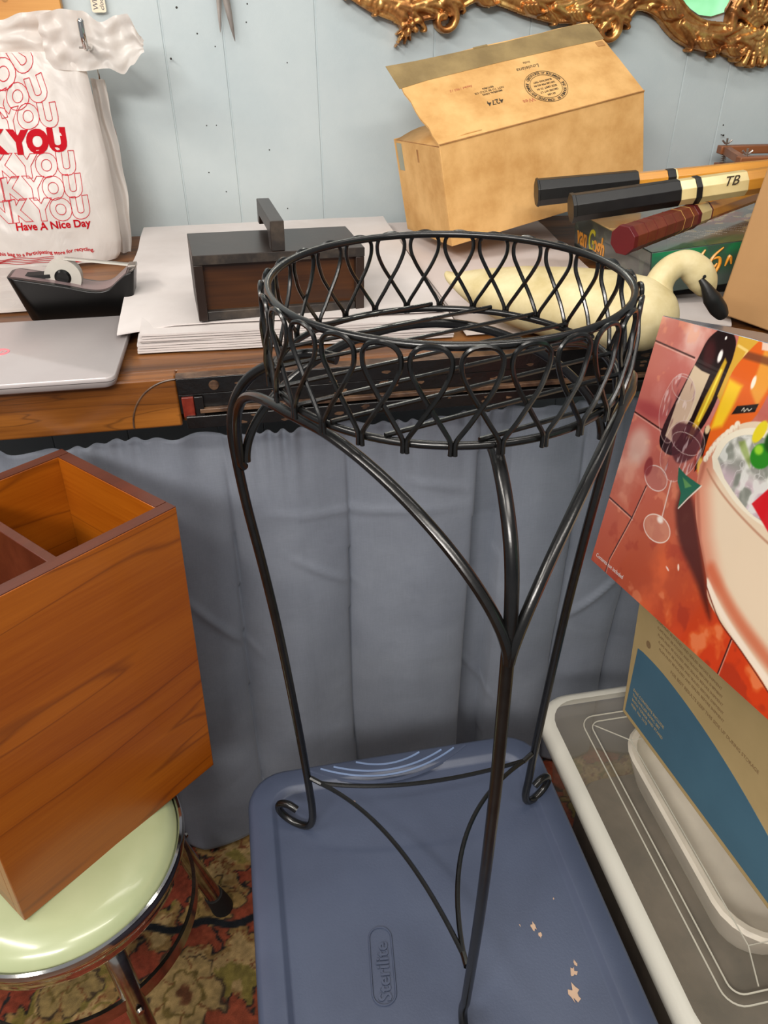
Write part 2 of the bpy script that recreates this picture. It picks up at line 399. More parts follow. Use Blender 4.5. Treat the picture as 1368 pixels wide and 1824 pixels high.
def painted(name, w, h, nx, ny, paint, mat, parent, place):
    xs = np.linspace(0, w, nx); ys = np.linspace(0, h, ny); X, Y = np.meshgrid(xs, ys)
    C = np.clip(paint(X, Y), 0, 1); L = np.where(C <= 0.04045, C / 12.92, ((C + 0.055) / 1.055) ** 2.4)
    me = bpy.data.meshes.new(name)
    co = np.array([place(x, y) for x, y in zip(X.ravel(), Y.ravel())], dtype=np.float32) if callable(place) else None
    idx = np.arange(nx * ny).reshape(ny, nx)
    q = np.stack([idx[:-1, :-1], idx[:-1, 1:], idx[1:, 1:], idx[1:, :-1]], -1).reshape(-1, 4)
    me.vertices.add(nx * ny); me.vertices.foreach_set('co', co.ravel())
    me.loops.add(q.size); me.loops.foreach_set('vertex_index', q.ravel().astype(np.int32))
    me.polygons.add(len(q)); me.polygons.foreach_set('loop_start', (np.arange(len(q)) * 4).astype(np.int32))
    me.polygons.foreach_set('loop_total', np.full(len(q), 4, np.int32))
    me.update(calc_edges=True); me.validate()
    at = me.color_attributes.new('Col', 'FLOAT_COLOR', 'POINT')
    rgba = np.concatenate([L.reshape(-1, 3), np.ones((nx * ny, 1))], 1).astype(np.float32); at.data.foreach_set('color', rgba.ravel())
    me.materials.append(mat)
    o = bpy.data.objects.new(name, me); COL.objects.link(o)
    if parent: o.parent = parent
    return o

# ================================================================== SETTING
# back wall of vertical boards, profile with real grooves
mb = MB()
gro = [-0.95, -0.74, -0.52, -0.34, -0.118, -0.002, 0.181, 0.425, 0.63, 0.79, 0.994, 1.101, 1.32, 1.5, 1.75, 2.0, 2.3]
xs = [(-2.2, 0.0)]
for g in gro: xs += [(g - 0.0022, 0.0), (g - 0.0008, 0.0018), (g + 0.0008, 0.0018), (g + 0.0022, 0.0)]
xs += [(3.2, 0.0)]
vs = []
for s, d in xs:
    for z in (0.0, 2.6): vs.append(TF(s, 1.81 + d, z))
mb.add(vs, [(2*i, 2*i+2, 2*i+3, 2*i+1) for i in range(len(xs) - 1)])
mb.add([TF(-2.2, 1.9, 0), TF(3.2, 1.9, 0), TF(3.2, 1.9, 2.6), TF(-2.2, 1.9, 2.6)], [(3, 2, 1, 0)])
wall = struct(obj('wall_back', mb, MT['wall'], smooth=False))
# small nail holes in the boards
for s, z, r in [(-0.052, 1.352, .0016), (-0.085, 1.395, .0022), (-0.02, 1.33, .0013), (0.045, 1.37, .0014), (-0.055, 1.19, .0013), (-0.035, 1.19, .0012), (-0.062, 1.10, .0015), (-0.03, 1.06, .0013), (0.05, 1.4, .0015), (0.07, 1.14, .0015), (0.12, 1.30, .0013), (0.10, 1.02, .0014), (1.115, 1.16, .0018)]:
    h = MB(); h.lathe([(0, 0.0006), (r * .7, 0.0006), (r, 0)], 8); R = Matrix.Translation(TF(s, 1.8098, z)) @ Matrix.Rotation(YAW, 4, 'Z') @ Matrix.Rotation(pi / 2, 4, 'X')
    h.xf(R); o = obj('nail_hole', h, MT['nail'], wall); o['kind'] = 'structure'
mb = MB(); mb.box((-2.2, -1.0, -0.06), (2.6, 2.3, -0.012)); struct(obj('floor', mb, MT['floor'], smooth=False))

# opposite wall piece with a green garden window (seen only in the mirror)
mb = MB(); mb.add([TF(1.7, -1.52, 0), TF(4.2, -1.52, 0), TF(4.2, -1.52, 2.6), TF(1.7, -1.52, 2.6)], [(3, 2, 1, 0)]); mb.add([TF(1.7, -1.6, 0), TF(4.2, -1.6, 0), TF(4.2, -1.6, 2.6), TF(1.7, -1.6, 2.6)], [(0, 1, 2, 3)])
struct(obj('wall_front', mb, MT['wall'], smooth=False))
gm, gnt, gb = base_mat('green_window_light'); gn = noise_tex(gnt, coords(gnt), 3, 3); gnt.links.new(ramp(gnt, gn, [(.35, (.05, .5, .12)), (.6, (.35, .9, .45)), (.7, (.8, 1, .8))]), gb.inputs['Emission Color']); gb.inputs['Emission Strength'].default_value = 1.2
wdw = bpy.data.objects.new('window_1', None); COL.objects.link(wdw); wdw.location = TF(2.85, -1.50, 1.0); wdw.rotation_euler = (0, 0, YAW); wdw['kind'] = 'structure'
mb = MB(); mb.box((-.5, -.012, 0), (.5, -.006, .9)); obj('pane', mb, gm, wdw)
mb = MB(); [mb.box((x - .012, -.01, 0), (x + .012, .012, .9)) for x in (-.5, -.17, .17, .5)]; [mb.box((-.5, -.01, z - .012), (.5, .011, z + .012)) for z in (0, .3, .6, .9)]; obj('window_frame', mb, MT['beak'], wdw)

# rug ---------------------------------------------------------------
def paint_rug(X, Y):
    wx = X + (vnoise(X, Y, 9, 1) - .5) * 0.05 + (vnoise(X, Y, 60, 11, 2) - .5) * 0.022; wy = Y + (vnoise(X, Y, 9, 2) - .5) * 0.05 + (vnoise(X, Y, 60, 12, 2) - .5) * 0.022
    fine = vnoise(X, Y, 160, 3, 2)
    C = np.zeros(X.shape + (3,)) + np.array([136, 62, 44]) / 255.0
    C = over(C, (150, 76, 52), sst(vnoise(wx, wy, 14, 4), .45, .6) * .7)
    # dark bands and vines
    n1 = vnoise(wx, wy, 11, 5, 3)
    C = over(C, (40, 40, 40), 1 - sst(np.abs(n1 - .5), .012, .022))
    # gold / tan floral masses
    n2 = vnoise(wx, wy, 12, 6, 4)
    gold = sst(n2, .53, .545); C = over(C, (38, 36, 36), sst(n2, .515, .525)); C = over(C, (150, 118, 72), gold)
    C = over(C, (176, 146, 98), sst(n2, .60, .62))
    n3 = vnoise(wx, wy, 30, 7, 3); C = over(C, (122, 110, 52), gold * sst(n3, .56, .6) * .8)
    C = over(C, (116, 60, 40), gold * (1 - sst(np.abs(n3 - .45), .01, .025)) * .8)
    def rosette(C, cx, cy, r, k, col, ph=0):
        dx, dy = wx - cx, wy - cy; d = np.hypot(dx, dy) / r; a = np.arctan2(dy, dx)
        R = .78 + .2 * np.abs(np.cos(a * k / 2 + ph)) + .06 * np.cos(a * 3)
        C = over(C, (70, 56, 44), 1 - sst(d / R, .99, 1.04)); C = over(C, col, 1 - sst(d / R, .92, .97))
        C = over(C, (120, 78, 48), (1 - sst(np.abs(np.cos(a * k / 2 + ph)), .06, .16)) * (1 - sst(d, .8, .85)) * sst(d, .3, .35))
        C = over(C, (110, 92, 50), (1 - sst(np.abs(d - .55 * R), .02, .06)))
        C = over(C, (104, 66, 44), 1 - sst(d, .16, .24)); return C
    for args in ((.905, .63, .075, 6, (168, 140, 92)), (.79, .50, .05, 5, (170, 140, 90)), (.98, .47, .055, 5, (160, 136, 70)), (.70, .66, .06, 6, (150, 126, 80)),
                 (.93, .80, .05, 5, (164, 132, 80)), (.62, .45, .06, 6, (165, 138, 88)), (.78, .36, .07, 7, (170, 140, 92)), (.5, .6, .07, 6, (160, 130, 85)),
                 (1.1, .7, .07, 6, (168, 140, 92)), (1.3, .5, .07, 6, (168, 140, 92)), (.4, .9, .07, 6, (168, 140, 92)), (1.2, 1.0, .07, 6, (168, 140, 92)), (.8, 1.0, .06, 5, (168, 140, 92))):
        C = rosette(C, *args)
    bd = (Y - (.745 + .10 * (X - .8))) + .006 * np.sin(X * 60)
    C = over(C, (34, 36, 40), 1 - sst(np.abs(bd), .006, .009))
    return C * (.66 + .36 * fine[..., None])
r = thing('rug', 'worn red, gold and navy floral wool rug on the floor under the stool', 'rug', (-1.25, 0.0, -0.012))
rm = attr_mat('wool_rug', 0.95, spec=0.1, bumpv=0.5, bscale=700)
painted('pile', 2.0, 1.35, 620, 420, paint_rug, rm, r, lambda x, y: (x, y, 0.012))
mb = MB(); mb.box((0, 0, 0), (2.0, 1.35, 0.010)); obj('backing', mb, flat('rug_backing', (90, 70, 50), 0.95), r)

# ================================================================== COUNTER
ct = thing('counter', 'long worn oak work counter with a black painted iron rail let into its front edge', 'table', TF(0, 1.0, 0), (0, 0, YAW))
mb = MB(); mb.box((-1.3, 0.030, 0.938), (1.35, 0.795, 0.98)); obj('tabletop', mb, MT['oak'], ct, bevel=0.003)
mb = MB(); mb.box((-1.3, 0.0, 0.907), (-0.112, 0.0305, 0.9795)); mb.box((-0.112, 0.014, 0.907), (1.35, 0.0305, 0.9795)); obj('front_rail', mb, MT['oak_front'], ct, bevel=0.003)
# routed half-round at the rail's end
mb = MB(); mb.tube([(-0.112 - 0.066 * sin(a), -0.0006, 0.978 - 0.068 * (1 - cos(a)) ) for a in [pi / 2 * k / 14 for k in range(15)][::-1]], 0.0013, 6)
mb.tube([(-0.178, -0.0004, 0.909), (-0.178, -0.0004, 0.909)][:1] + [(-0.177, -0.0004, 0.93)], 0.001, 6) if False else None
obj('routed_line', mb, MT['iron_rust'], ct)
mb = MB()
mb.box((-0.112, -0.004, 0.955), (0.70, 0.0138, 0.9795)); mb.box((-0.112, -0.001, 0.925), (0.70, 0.0136, 0.9548)); mb.box((-0.105, -0.010, 0.906), (0.70, 0.0136, 0.9248))
iron = obj('iron_rail', mb, MT['iron'], ct, bevel=0.0015)
mb = MB(); mb.box((-0.085, -0.0095, 0.9285), (0.70, -0.0012, 0.9345)); mb.box((-0.112, -0.006, 0.9797), (0.7, 0.0136, 0.9812)); obj('rail_lip', mb, MT['iron_rust'], iron, bevel=0.001)
mb = MB(); mb.lathe([(0, 0.003), (0.006, 0.0028), (0.0072, 0)], 20); mb.box((-0.0062, -0.0008, 0.0025), (0.0062, 0.0008, 0.0034)); mb.xf(Matrix.Translation((-0.062, -0.004, 0.967)) @ Matrix.Rotation(pi/2, 4, 'X')); obj('screw', mb, MT['iron_rust'], iron)
mb = MB(); mb.box((-0.108, -0.0055, 0.922), (-0.092, -0.0012, 0.952)); obj('red_tab', mb, MT['redtab'], iron, bevel=0.001)
mb = MB(); mb.box((-0.091, -0.008, 0.920), (-0.079, -0.0012, 0.953)); obj('end_block', mb, MT['iron'], iron, bevel=0.001)
rs = random.Random(3)
for k in range(34):
    x = -0.05 + rs.random() * .66; z = rs.choice([0.962, 0.945, 0.916]) + rs.uniform(-.006, .006); n = 9; rr = rs.uniform(.002, .006)
    y = {0: -0.0042}.get(0)
    y = -0.0042 if z > .955 else (-0.0012 if z > .9255 else -0.0102)
    poly = [(x + rr * rs.uniform(.5, 1.2) * cos(2*pi*i/n) * 1.5, z + rr * .6 * rs.uniform(.5, 1.2) * sin(2*pi*i/n)) for i in range(n)]
    mb = MB(); mb.add([(a, y, b) for a, b in poly], [tuple(range(n))]); obj('paint_chip', mb, MT['iron_rust'], iron, smooth=False)
for x, y in ((-1.25, 0.06), (1.28, 0.06), (-1.25, 0.72), (1.28, 0.72)):
    mb = MB(); mb.box((x - .035, y - .02, -0.012), (x + .035, y + .05, .938)); obj('leg', mb, MT['oak'], ct, bevel=0.002)

# ================================================================== CURTAIN
def curt(u, v):
    s = -1.08 + 2.3 * u; z = 0.866 - 0.858 * (v ** 1.0)
    h = 1 - z / .867
    wob = .018 * NZ(s * 3, z * 2, 1.1) * h
    q = s + wob + .02 * h * sin(z * 4)
    pl = [-1.3, -1.1, -.9, -.72, -.55, -.40, -.235, -.065, .122, .338, .395, .52, .64, .80, .97, 1.2]
    t = 0.0
    for a, b in zip(pl[:-1], pl[1:]):
        if a <= q < b:
            f = (q - a) / (b - a); w = min(1, (b - a) / .17)
            t = -(.034 * w) * (sin(pi * f) ** .55) * (0.35 + .65 * min(1, h * 1.8)) - .012 * f * min(1, h * 3)
    if .338 <= q < .395: t = .030 * min(1, h * 4)
    edge = math.exp(-h / .05)
    t += .007 * edge * sin(s * 170 + 9 * NZ(s * 9, 0)) * (.6 + .8 * NZ(s * 14, 5)) + .0035 * math.exp(-h / .16) * sin(s * 63 + 1.5)
    t += .010 * NZ(s * 7, z * 4, 4.2) * min(1, h * 2) + .003 * NZ(s * 16, z * 7, 7.7)
    for x1, z1, x2, z2, dp in ((.0, .72, .30, .70, .004), (-.02, .86, .10, .90, .004), (.02, .64, .13, .56, .004), (.22, .76, .32, .73, .004), (-.16, .60, -.05, .45, .005), (.33, .33, .40, .22, .006), (.52, .42, .66, .56, .008)):
        dx_, dz_ = x2 - x1, z2 - z1; L_ = math.hypot(dx_, dz_); a_ = ((s - x1) * dx_ + (z - z1) * dz_) / L_ / L_; b_ = (-(s - x1) * dz_ + (z - z1) * dx_) / L_
        if -.15 < a_ < 1.15: t -= dp * math.exp(-(b_ / .006) ** 2) * max(0, sin(pi * (a_ + .15) / 1.3))
    t -= max(0, -s + .0) * .0 + .075 * h * max(0, min(1, (-s + .05) / .25))
    zt = z + .0016 * edge * sin(s * 170 + 9 * NZ(s * 9, 0) + 1) + .008 * edge * NZ(s * 8, 3.3)
    return tuple(Vector((s, .055 + t, zt)))
mb = MB(); mb.grid(720, 120, curt)
cu = obj('curtain', mb, MT['cloth'], angle=180); cu.location = TF(0, 1.0, 0); cu.rotation_euler = (0, 0, YAW)
tag(cu, 'slate blue cotton curtain gathered under the counter and hanging to the floor', 'curtain')
md = cu.modifiers.new('solid', 'SOLIDIFY'); md.thickness = 0.0012

# ================================================================== PLANT STAND
CX, CY, CZ = 0.061, 0.5935, 0.421
ps = thing('plant_stand', 'tall black iron plant stand with a round wire basket, on the blue bin', 'plant stand', (CX, CY, CZ))
ANG = {'L': radians(157), 'R': radians(37), 'F': radians(-82)}
def PP(k, r, z): a = ANG[k] if isinstance(k, str) else k; return Vector((r * cos(a), r * sin(a), z - CZ))
RCX, RCY = -0.010, 0.0
def circ(r, z, n=96): return [(RCX + r * cos(2*pi*k/n), RCY + r * sin(2*pi*k/n), z - CZ) for k in range(n)]
ZT, ZB = 1.222, 1.152
mb = MB(); mb.tube(circ(.139, ZT), .0031, 10, True); obj('top_ring', mb, MT['black'], ps)
mb = MB(); mb.tube(circ(.139, ZB), .0030, 10, True); obj('base_ring', mb, MT['black'], ps)
NL = 28
for i in range(NL):
    a0 = 2 * pi * (i + .35) / NL; w = pi / NL
    pts = []
    prof = [(-.90, -.07), (-.91, .03), (-.84, .10), (-.42, .26), (0, .42), (.42, .58), (.73, .73), (.82, .83), (.78, .92), (.56, .985), (.28, 1.012), (0, 1.02)]
    full = prof + [(-x, y) for x, y in prof[::-1][1:]]
    for j, (x, y) in enumerate(full):
        a = a0 + x * w
        off = .0052 + (.0016 if j < len(full) / 2 else -.0008) * (1 if abs(y - .42) < .3 else 0)
        pts.append((RCX + (.139 + off) * cos(a), RCY + (.139 + off) * sin(a), ZB - CZ + y * (ZT - ZB)))
    mb = MB(); mb.tube(crom(pts, 4), .0018, 7); obj('wire_loop', mb, MT['blackwire'], ps)
dth = radians(28.4); dx, dy = cos(dth), sin(dth)
for k in range(8):
    off = -.128 + k * .0362
    if abs(off) > .134: continue
    hl = sqrt(.1375 ** 2 - off ** 2) + .004
    if off > .1: hl += .004
    c = (RCX - dy * off, RCY + dx * off)
    mb = MB(); mb.tube([(c[0] - dx * hl, c[1] - dy * hl, ZB + .0042 - CZ), (c[0] + dx * hl, c[1] + dy * hl, ZB + .0042 - CZ)], .0019, 7); obj('basket_rod', mb, MT['blackwire'], ps)
for k in 'LRF':
    prof = [(.110, 1.140), (.130, 1.141), (.155, 1.135), (.180, 1.123), (.204, 1.106), (.222, 1.080), (.2295, 1.050), (.229, 1.018), (.2235, .96), (.212, .88), (.200, .78), (.188, .64), (.181, .54), (.1775, .475)]
    if k == 'F': prof = [(.110, 1.140), (.130, 1.136), (.156, 1.118), (.178, 1.090), (.190, 1.050), (.194, .995), (.1975, .93), (.2, .86), (.199, .75), (.196, .66), (.190, .56), (.184, .475)]
    leg = crom([PP(k, r, z) for r, z in prof], 6)
    scr = [(.1785, .452), (.184, .434), (.196, .4265), (.212, .427), (.226, .434), (.233, .446), (.229, .458), (.216, .463), (.203, .458)]
    scr = [(r, z - .0058) for r, z in scr]
    if k == 'R': scr = [(r - .010 if r > .2 else r - .003, z) for r, z in scr]
    mb = MB(); mb.tube(leg + crom([PP(k, r, z) for r, z in [prof[-1]] + scr], 6)[3:], .0054, 10); lg = obj('leg', mb, MT['black'], ps)
    mb = MB(); mb.tube([PP(k, .176, .536), PP(k, .160, .532)], .0035, 8); obj('brace_stub', mb, MT['black'], lg)
def arch(a, b, ra, rb, steep=True):
    A = PP(a, ra, 1.0); B = PP(b, rb, 1.0); d = B - A; n = Vector((-d.y, d.x, 0)).normalized()
    if n.dot((A + B) / 2) < 0: n = -n
    pts = []
    for i in range(61):
        tau = i / 60; t = .5 - .5 * cos(pi * tau)
        if steep and t < .5: th = pi * tau; c_ = cos(th); t = .5 - .5 * abs(c_) ** .5; z = .110 * sin(th) + .015 * sin(pi * t)
        else: z = .125 * sin(pi * t) ** .52
        pts.append(A + d * t + n * (.028 * sin(pi * t) ** .7 + (.003 if steep and 0 < i < 30 else 0)) + Vector((0, 0, (.006 if steep else .014) + z)))
    mb = MB(); mb.tube(pts, .0046, 9); obj('arch', mb, MT['black'], ps)
arch('L', 'F', .2205, .197); arch('R', 'F', .2165, .197); arch('L', 'R', .2170, .2120, False)
for a, b, bis, rm_ in (('L', 'R', radians(108), .066), ('L', 'F', radians(-160), .058), ('R', 'F', radians(-15), .042)):
    A = PP(a, .163, .532); B = PP(b, .163, .532); m_ = PP(bis, rm_, .531)
    q = [A.lerp(m_, .5) * 1.0, ]
    ctrl = m_ * 2 - (A + B) / 2
    pts = [A * (1-t)**2 + ctrl * 2*t*(1-t) + B * t*t for t in [i / 24 for i in range(25)]]
    mb = MB(); mb.tube(pts, .0030, 7); obj('brace', mb, MT['blackwire'], ps)

# ================================================================== BLUE BIN
BY = radians(10.5)
bb = thing('storage_bin', 'blue plastic storage bin with a matching lid, under the plant stand', 'storage bin', (-0.213, 0.757, 0.0), (0, 0, BY))
def rl(w, h, r, ins, x0=0, y0=0, z=0, n=6): return [(x0 + ins + x, y0 + ins + y, z) for x, y in rrect(w - 2*ins, h - 2*ins, max(r - ins * .6, .006), n)]
W_, D_ = .456, .60
mb = MB()
prof = [(.004, .392), (0.0, .396), (0.0, .410), (.003, .4185), (.008, .4215), (.033, .4222), (.036, .4215), (.040, .4145), (.044, .4140)]
loft(mb, [rl(W_, D_, .055, i, 0, -D_, z) for i, z in prof], cap0=True, cap1=True)
lid = obj('lid', mb, MT['blue'], bb, angle=60)
mb = MB()
loft(mb, [rl(W_, D_, .05, i, 0, -D_, z) for i, z in ((.075, 0.002), (.062, .012), (.022, .385), (.012, .391), (.012, .3955))], cap0=True, cap1=False)
obj('tub', mb, MT['blue'], bb, angle=50)
# half moon grip with ribs at the back edge
mb = MB(); R0 = .30
def gp(x, y, z=.4222): return (W_ / 2 + x - .01, -y, z)
for k, (hw, y0, sag) in enumerate(((.125, .010, .042), (.105, .012, .030), (.085, .012, .021), (.05, .010, .012))):
    mb2 = MB(); mb2.tube([gp(hw * t, y0 + sag * (1 - t * t), .4222 if k else .4205) for t in [i / 12 - 1 for i in range(25)]], .0016 if k else .0026, 6)
    obj('grip_rib', mb2, MT['blue_light'] if k else MT['blue'], lid)
# embossed maker name, reading up the left side
tm = text_mb('Sterilite', .022, .0008, .0004, space=1.0)
Rm = Matrix.Translation((.110, -.335, .4154)) @ Matrix.Rotation(radians(96), 4, 'Z'); Rm = Matrix.Translation((.1565, -.352, .4154)) @ Matrix.Rotation(radians(84), 4, 'Z')
tm.xf(Rm); emb = obj('embossed_name', tm, MT['blue'], lid, smooth=False)
mb = MB(); st = [(x - .004, y - .006) for x, y in rrect(.092, .028, .0135, 6)]
mb.tube([(x, y, 0) for x, y in st], .0011, 6, True); mb.xf(Rm); obj('embossed_border', mb, MT['blue'], lid)
for cx, cy, r_, sd in ((.372, -.385, .012, 1), (.380, -.362, .007, 2), (.352, -.30, .006, 3), (.356, -.312, .004, 5), (.335, -.295, .002, 8), (.386, -.352, .004, 4), (.03, -.30, .0015, 6), (.39, -.27, .002, 7), (.155, -.075, .004, 9)):
    rs = random.Random(sd); n = 13; poly = [(cx + r_ * rs.uniform(.3, 1.15) * cos(2*pi*i/n) * .7, cy + r_ * rs.uniform(.3, 1.3) * sin(2*pi*i/n)) for i in range(n)]
    mb = MB(); mb.prism(poly, .4151, .4154); obj('glue_residue', mb, MT['chip'], lid, smooth=False)

# ================================================================== CLEAR BIN
cl = thing('storage_bin', 'clear frosted plastic storage bin holding cream trays, right of the blue bin', 'storage bin', (0.2420, 0.900, 0.0), (0, 0, BY))
W2, D2 = .47, .562
mb = MB(); P2 = [(.004, .402), (0, .406), (0, .418), (.004, .428), (.012, .4325), (.020, .4325)]
loft(mb, [rl(W2, D2, .06, i, 0, -D2, z) for i, z in P2], cap0=False, cap1=False)
rimo = obj('lid_rim', mb, MT['frost_rim'], cl, angle=60)
mb = MB(); P3 = [(.020, .4325), (.055, .4305), (.062, .4345), (.070, .4345), (.076, .4295), (.085, .4290)]
loft(mb, [rl(W2, D2, .06, i, 0, -D2, z) for i, z in P3], cap0=False, cap1=True)
l2 = obj('lid', mb, MT['frost'], cl, angle=60)
for ins, zz in ((.061, .4350), (.073, .4350)):
    mb = MB(); mb.tube([(x, y, zz) for x, y, _ in rl(W2, D2, .06, ins, 0, -D2, 0)], .0011, 5, True); obj('lid_ridge', mb, MT['white_edge'], l2)
inn = [(.125, -.115), (.125, -D2 + .125), (W2 - .125, -D2 + .125), (W2 - .125, -.115)]
mb = MB(); mb.tube([(x, y, .430) for x, y in inn], .0011, 5, True)
for (x, y), (a, b) in zip(inn, ((.080, -.075), (.110, -D2 + .08), (W2 - .08, -D2 + .08), (W2 - .08, -.08))): mb.tube([(x, y, .430), (a, b, .430)], .0010, 5)
obj('lid_panel_line', mb, MT['white_edge'], l2)
mb = MB(); loft(mb, [rl(W2, D2, .05, i, 0, -D2, z) for i, z in ((.08, .003), (.066, .012), (.022, .395), (.010, .402), (.010, .407))], cap0=True, cap1=False); obj('tub', mb, MT['frost'], cl, angle=50)
mb = MB(); loft(mb, [rl(.27, .375, .07, i, .128, -.432, z) for i, z in ((.03, .31), (.02, .33), (0, .395), (.004, .400), (.012, .398), (.03, .35), (.035, .345))])
tr = obj('tray', mb, MT['cream_plastic'], smooth=True, angle=50); tr.location = (0.2420, 0.900, 0.0); tr.rotation_euler = (0, 0, BY)
tag(tr, 'cream rounded plastic tray seen through the lid of the clear bin', 'tray')
mb = MB(); loft(mb, [rl(.36, .45, .05, i, .055, -.505, z) for i, z in ((.03, .016), (.012, .05), (.012, .27), (.02, .285))]); dk = obj('folded_cloth', mb, mottled('taupe_cloth', (66, 60, 54), (110, 98, 86), .9, scale=8), angle=40)
dk.location = (0.2420, 0.900, 0.0); dk.rotation_euler = (0, 0, BY); tag(dk, 'dim taupe cloth filling the clear bin beneath the cream tray', 'cloth')

# ================================================================== STOOL
SX, SY = -0.456, 0.632
st = thing('stool', 'round stool with mint green vinyl seat, chrome rim and chrome legs, under the wooden box', 'stool', (SX, SY, 0))
mb = MB(); mb.lathe([(0, .4505), (.09, .449), (.13, .445), (.150, .438), (.160, .428), (.163, .418), (.163, .41), (0, .41)], 72); obj('seat', mb, MT['mint'], st)
mb = MB(); mb.lathe([(.1635, .424), (.166, .4275), (.1695, .426), (.172, .420), (.1715, .412), (.168, .405), (.1665, .398), (.1675, .392), (.165, .386), (.160, .386), (.160, .41)], 96); obj('chrome_rim', mb, MT['chrome'], st)
mb = MB(); mb.lathe([(0, .384), (.150, .384), (.155, .395), (.155, .409), (0, .409)], 48); obj('seat_base', mb, MT['rubber'], st)
for a in (46, 136, 226, -48):
    A = radians(a); P_ = lambda r, z: (r * cos(A), r * sin(A), z)
    mb = MB(); mb.tube(crom([P_(.05, .372), P_(.105, .374), P_(.135, .362), P_(.152, .325), P_(.166, .25), P_(.196, .10), P_(.21, .035)], 6), .0145, 14)
    lg = obj('leg', mb, MT['chrome_worn'], st)
    mb = MB(); mb.tube([P_(.205, .058), P_(.212, .028), P_(.217, .0005)], [.017, .0185, .02], 14); obj('rubber_foot', mb, MT['rubber'], lg)
    mb = MB(); mb.tube([P_(.18, .262), P_(.184, .262)], [.006, .0045], 12); obj('screw', mb, MT['chrome_worn'], lg)
mb = MB(); mb.tube([(.166 * cos(2*pi*k/72), .166 * sin(2*pi*k/72), .275) for k in range(72)], .0115, 8, True, flat=1.0)
mb = MB(); mb.lathe([(.164, .262), (.1695, .262), (.1695, .288), (.164, .288), (.164, .262)], 80); obj('foot_ring', mb, MT['chrome_worn'], st)

# ================================================================== CHERRY BOX ON STOOL
wb = thing('wooden_box', 'open cherry wood box with a divider standing on the mint stool', 'box', (-0.4494, 0.5174, 0.4520), (0, radians(2.2), radians(52.1)))
w, d, h, th = .3084, .2384, .457, .0175
for nm, a, b, mt in (('front_panel', (0, 0, 0), (w, th, h), 'cherry'), ('back_panel', (0, d - th, 0), (w, d, h), 'cherry'),
                     ('side_panel', (0, th, 0), (th, d - th, h), 'cherry_side'), ('side_panel', (w - th, th, 0), (w, d - th, h), 'cherry_side'), ('bottom_panel', (th, th, .004), (w - th, d - th, .016), 'cherry'), ('divider', (w * .49, th, .016), (w * .49 + .012, d - th, h - .004), 'cherry_edge')):
    mb = MB(); mb.box(a, b); p = obj(nm, mb, MT[mt], wb, bevel=.0012)
    if nm in ('front_panel', 'back_panel', 'side_panel'):
        e = MB(); x0, y0 = a[0] , a[1]; x1, y1 = b[0], b[1]; e.box((x0 + .0006, y0 + .0006, h - .0005), (x1 - .0006, y1 - .0006, h + .0008)); obj('top_edge', e, MT['cherry_edge'], p)

# ================================================================== PAPER ON THE COUNTER
def tthing(name, label, cat, s, t, z, group=None, rz=0): return thing(name, label, cat, TF(s, t, z), (0, 0, YAW + rz), group)
def sheet(mb, poly, z, th, amp=.001, seed=0, fold=None, nx=30, ny=30):
    """quad sheet: bilinear over 4 corners (s,t), gently wavy, with thickness"""
    (a, b, c, d) = [Vector((*p, 0)) for p in poly]
    def f(u, v):
        p = (a * (1 - u) + b * u) * (1 - v) + (d * (1 - u) + c * u) * v
        zz = z + amp * (NZ(p.x * 9 + seed, p.y * 9) + 1)
        if fold: zz += fold(u, v)
        e = .0025 * NZ(u * 5 + seed * 3, v * 5, 3)
        return (p.x + e, p.y + e, zz)
    o = len(mb.v); mb.grid(nx, ny, f); n = nx * ny
    lo = [(x, y, zz - th) for x, y, zz in mb.v[o:o + n]]; mb.v += lo
    mb.f += [tuple(i + n for i in q[::-1]) for q in mb.f[-(nx - 1) * (ny - 1):]]
    rim = [o + i for i in range(nx)] + [o + j * nx + nx - 1 for j in range(1, ny)] + [o + (ny - 1) * nx + i for i in range(nx - 2, -1, -1)] + [o + j * nx for j in range(ny - 2, 0, -1)]
    for i in range(len(rim)): p, q = rim[i], rim[(i + 1) % len(rim)]; mb.f.append((p, p + n, q + n, q))
pk = tthing('paper_stack', 'thick stack of white packing paper under the dark wooden caddy', 'paper', 0, 1.05, .98)
for k in range(8):
    mb = MB(); j = lambda s: .006 * NZ(k * 3.1, s)
    sheet(mb, [(-.168 + j(1) + .001*k, .040 + j(2)), (.292 + j(3), .020 + j(4)), (.30, .66), (-.198 + j(5), .655)], .0045 + k * .0036, .0026, .0006, k, nx=34, ny=24)
    obj('sheet', mb, MT['paper'], pk, angle=60)
mb = MB(); sheet(mb, [(-.196, .066), (.285, .046), (.30, .67), (-.205, .668)], .0335, .0018, .0012, 11, fold=lambda u, v: -.010 * max(0, 1 - u * 6) * max(0, 1 - v * 4) + .004 * math.exp(-((v - .5) / .1) ** 2) * (1 - u))
obj('top_sheet', mb, MT['paper'], pk, angle=60)
pk2 = tthing('paper_sheet', 'large blush white sheet of packing paper spread behind the wire basket', 'paper', 0, 1.05, .98)
mb = MB(); sheet(mb, [(.312, .02), (.60, -.01), (.66, .70), (.312, .735)], .003, .0012, .002, 21); obj('sheet', mb, MT['paper_pink'], pk2, angle=60)
mb = MB(); sheet(mb, [(.316, .10), (.55, .16), (.62, .62), (.315, .715)], .0072, .0012, .0012, 25); obj('sheet', mb, MT['paper_pink'], pk2, angle=60)
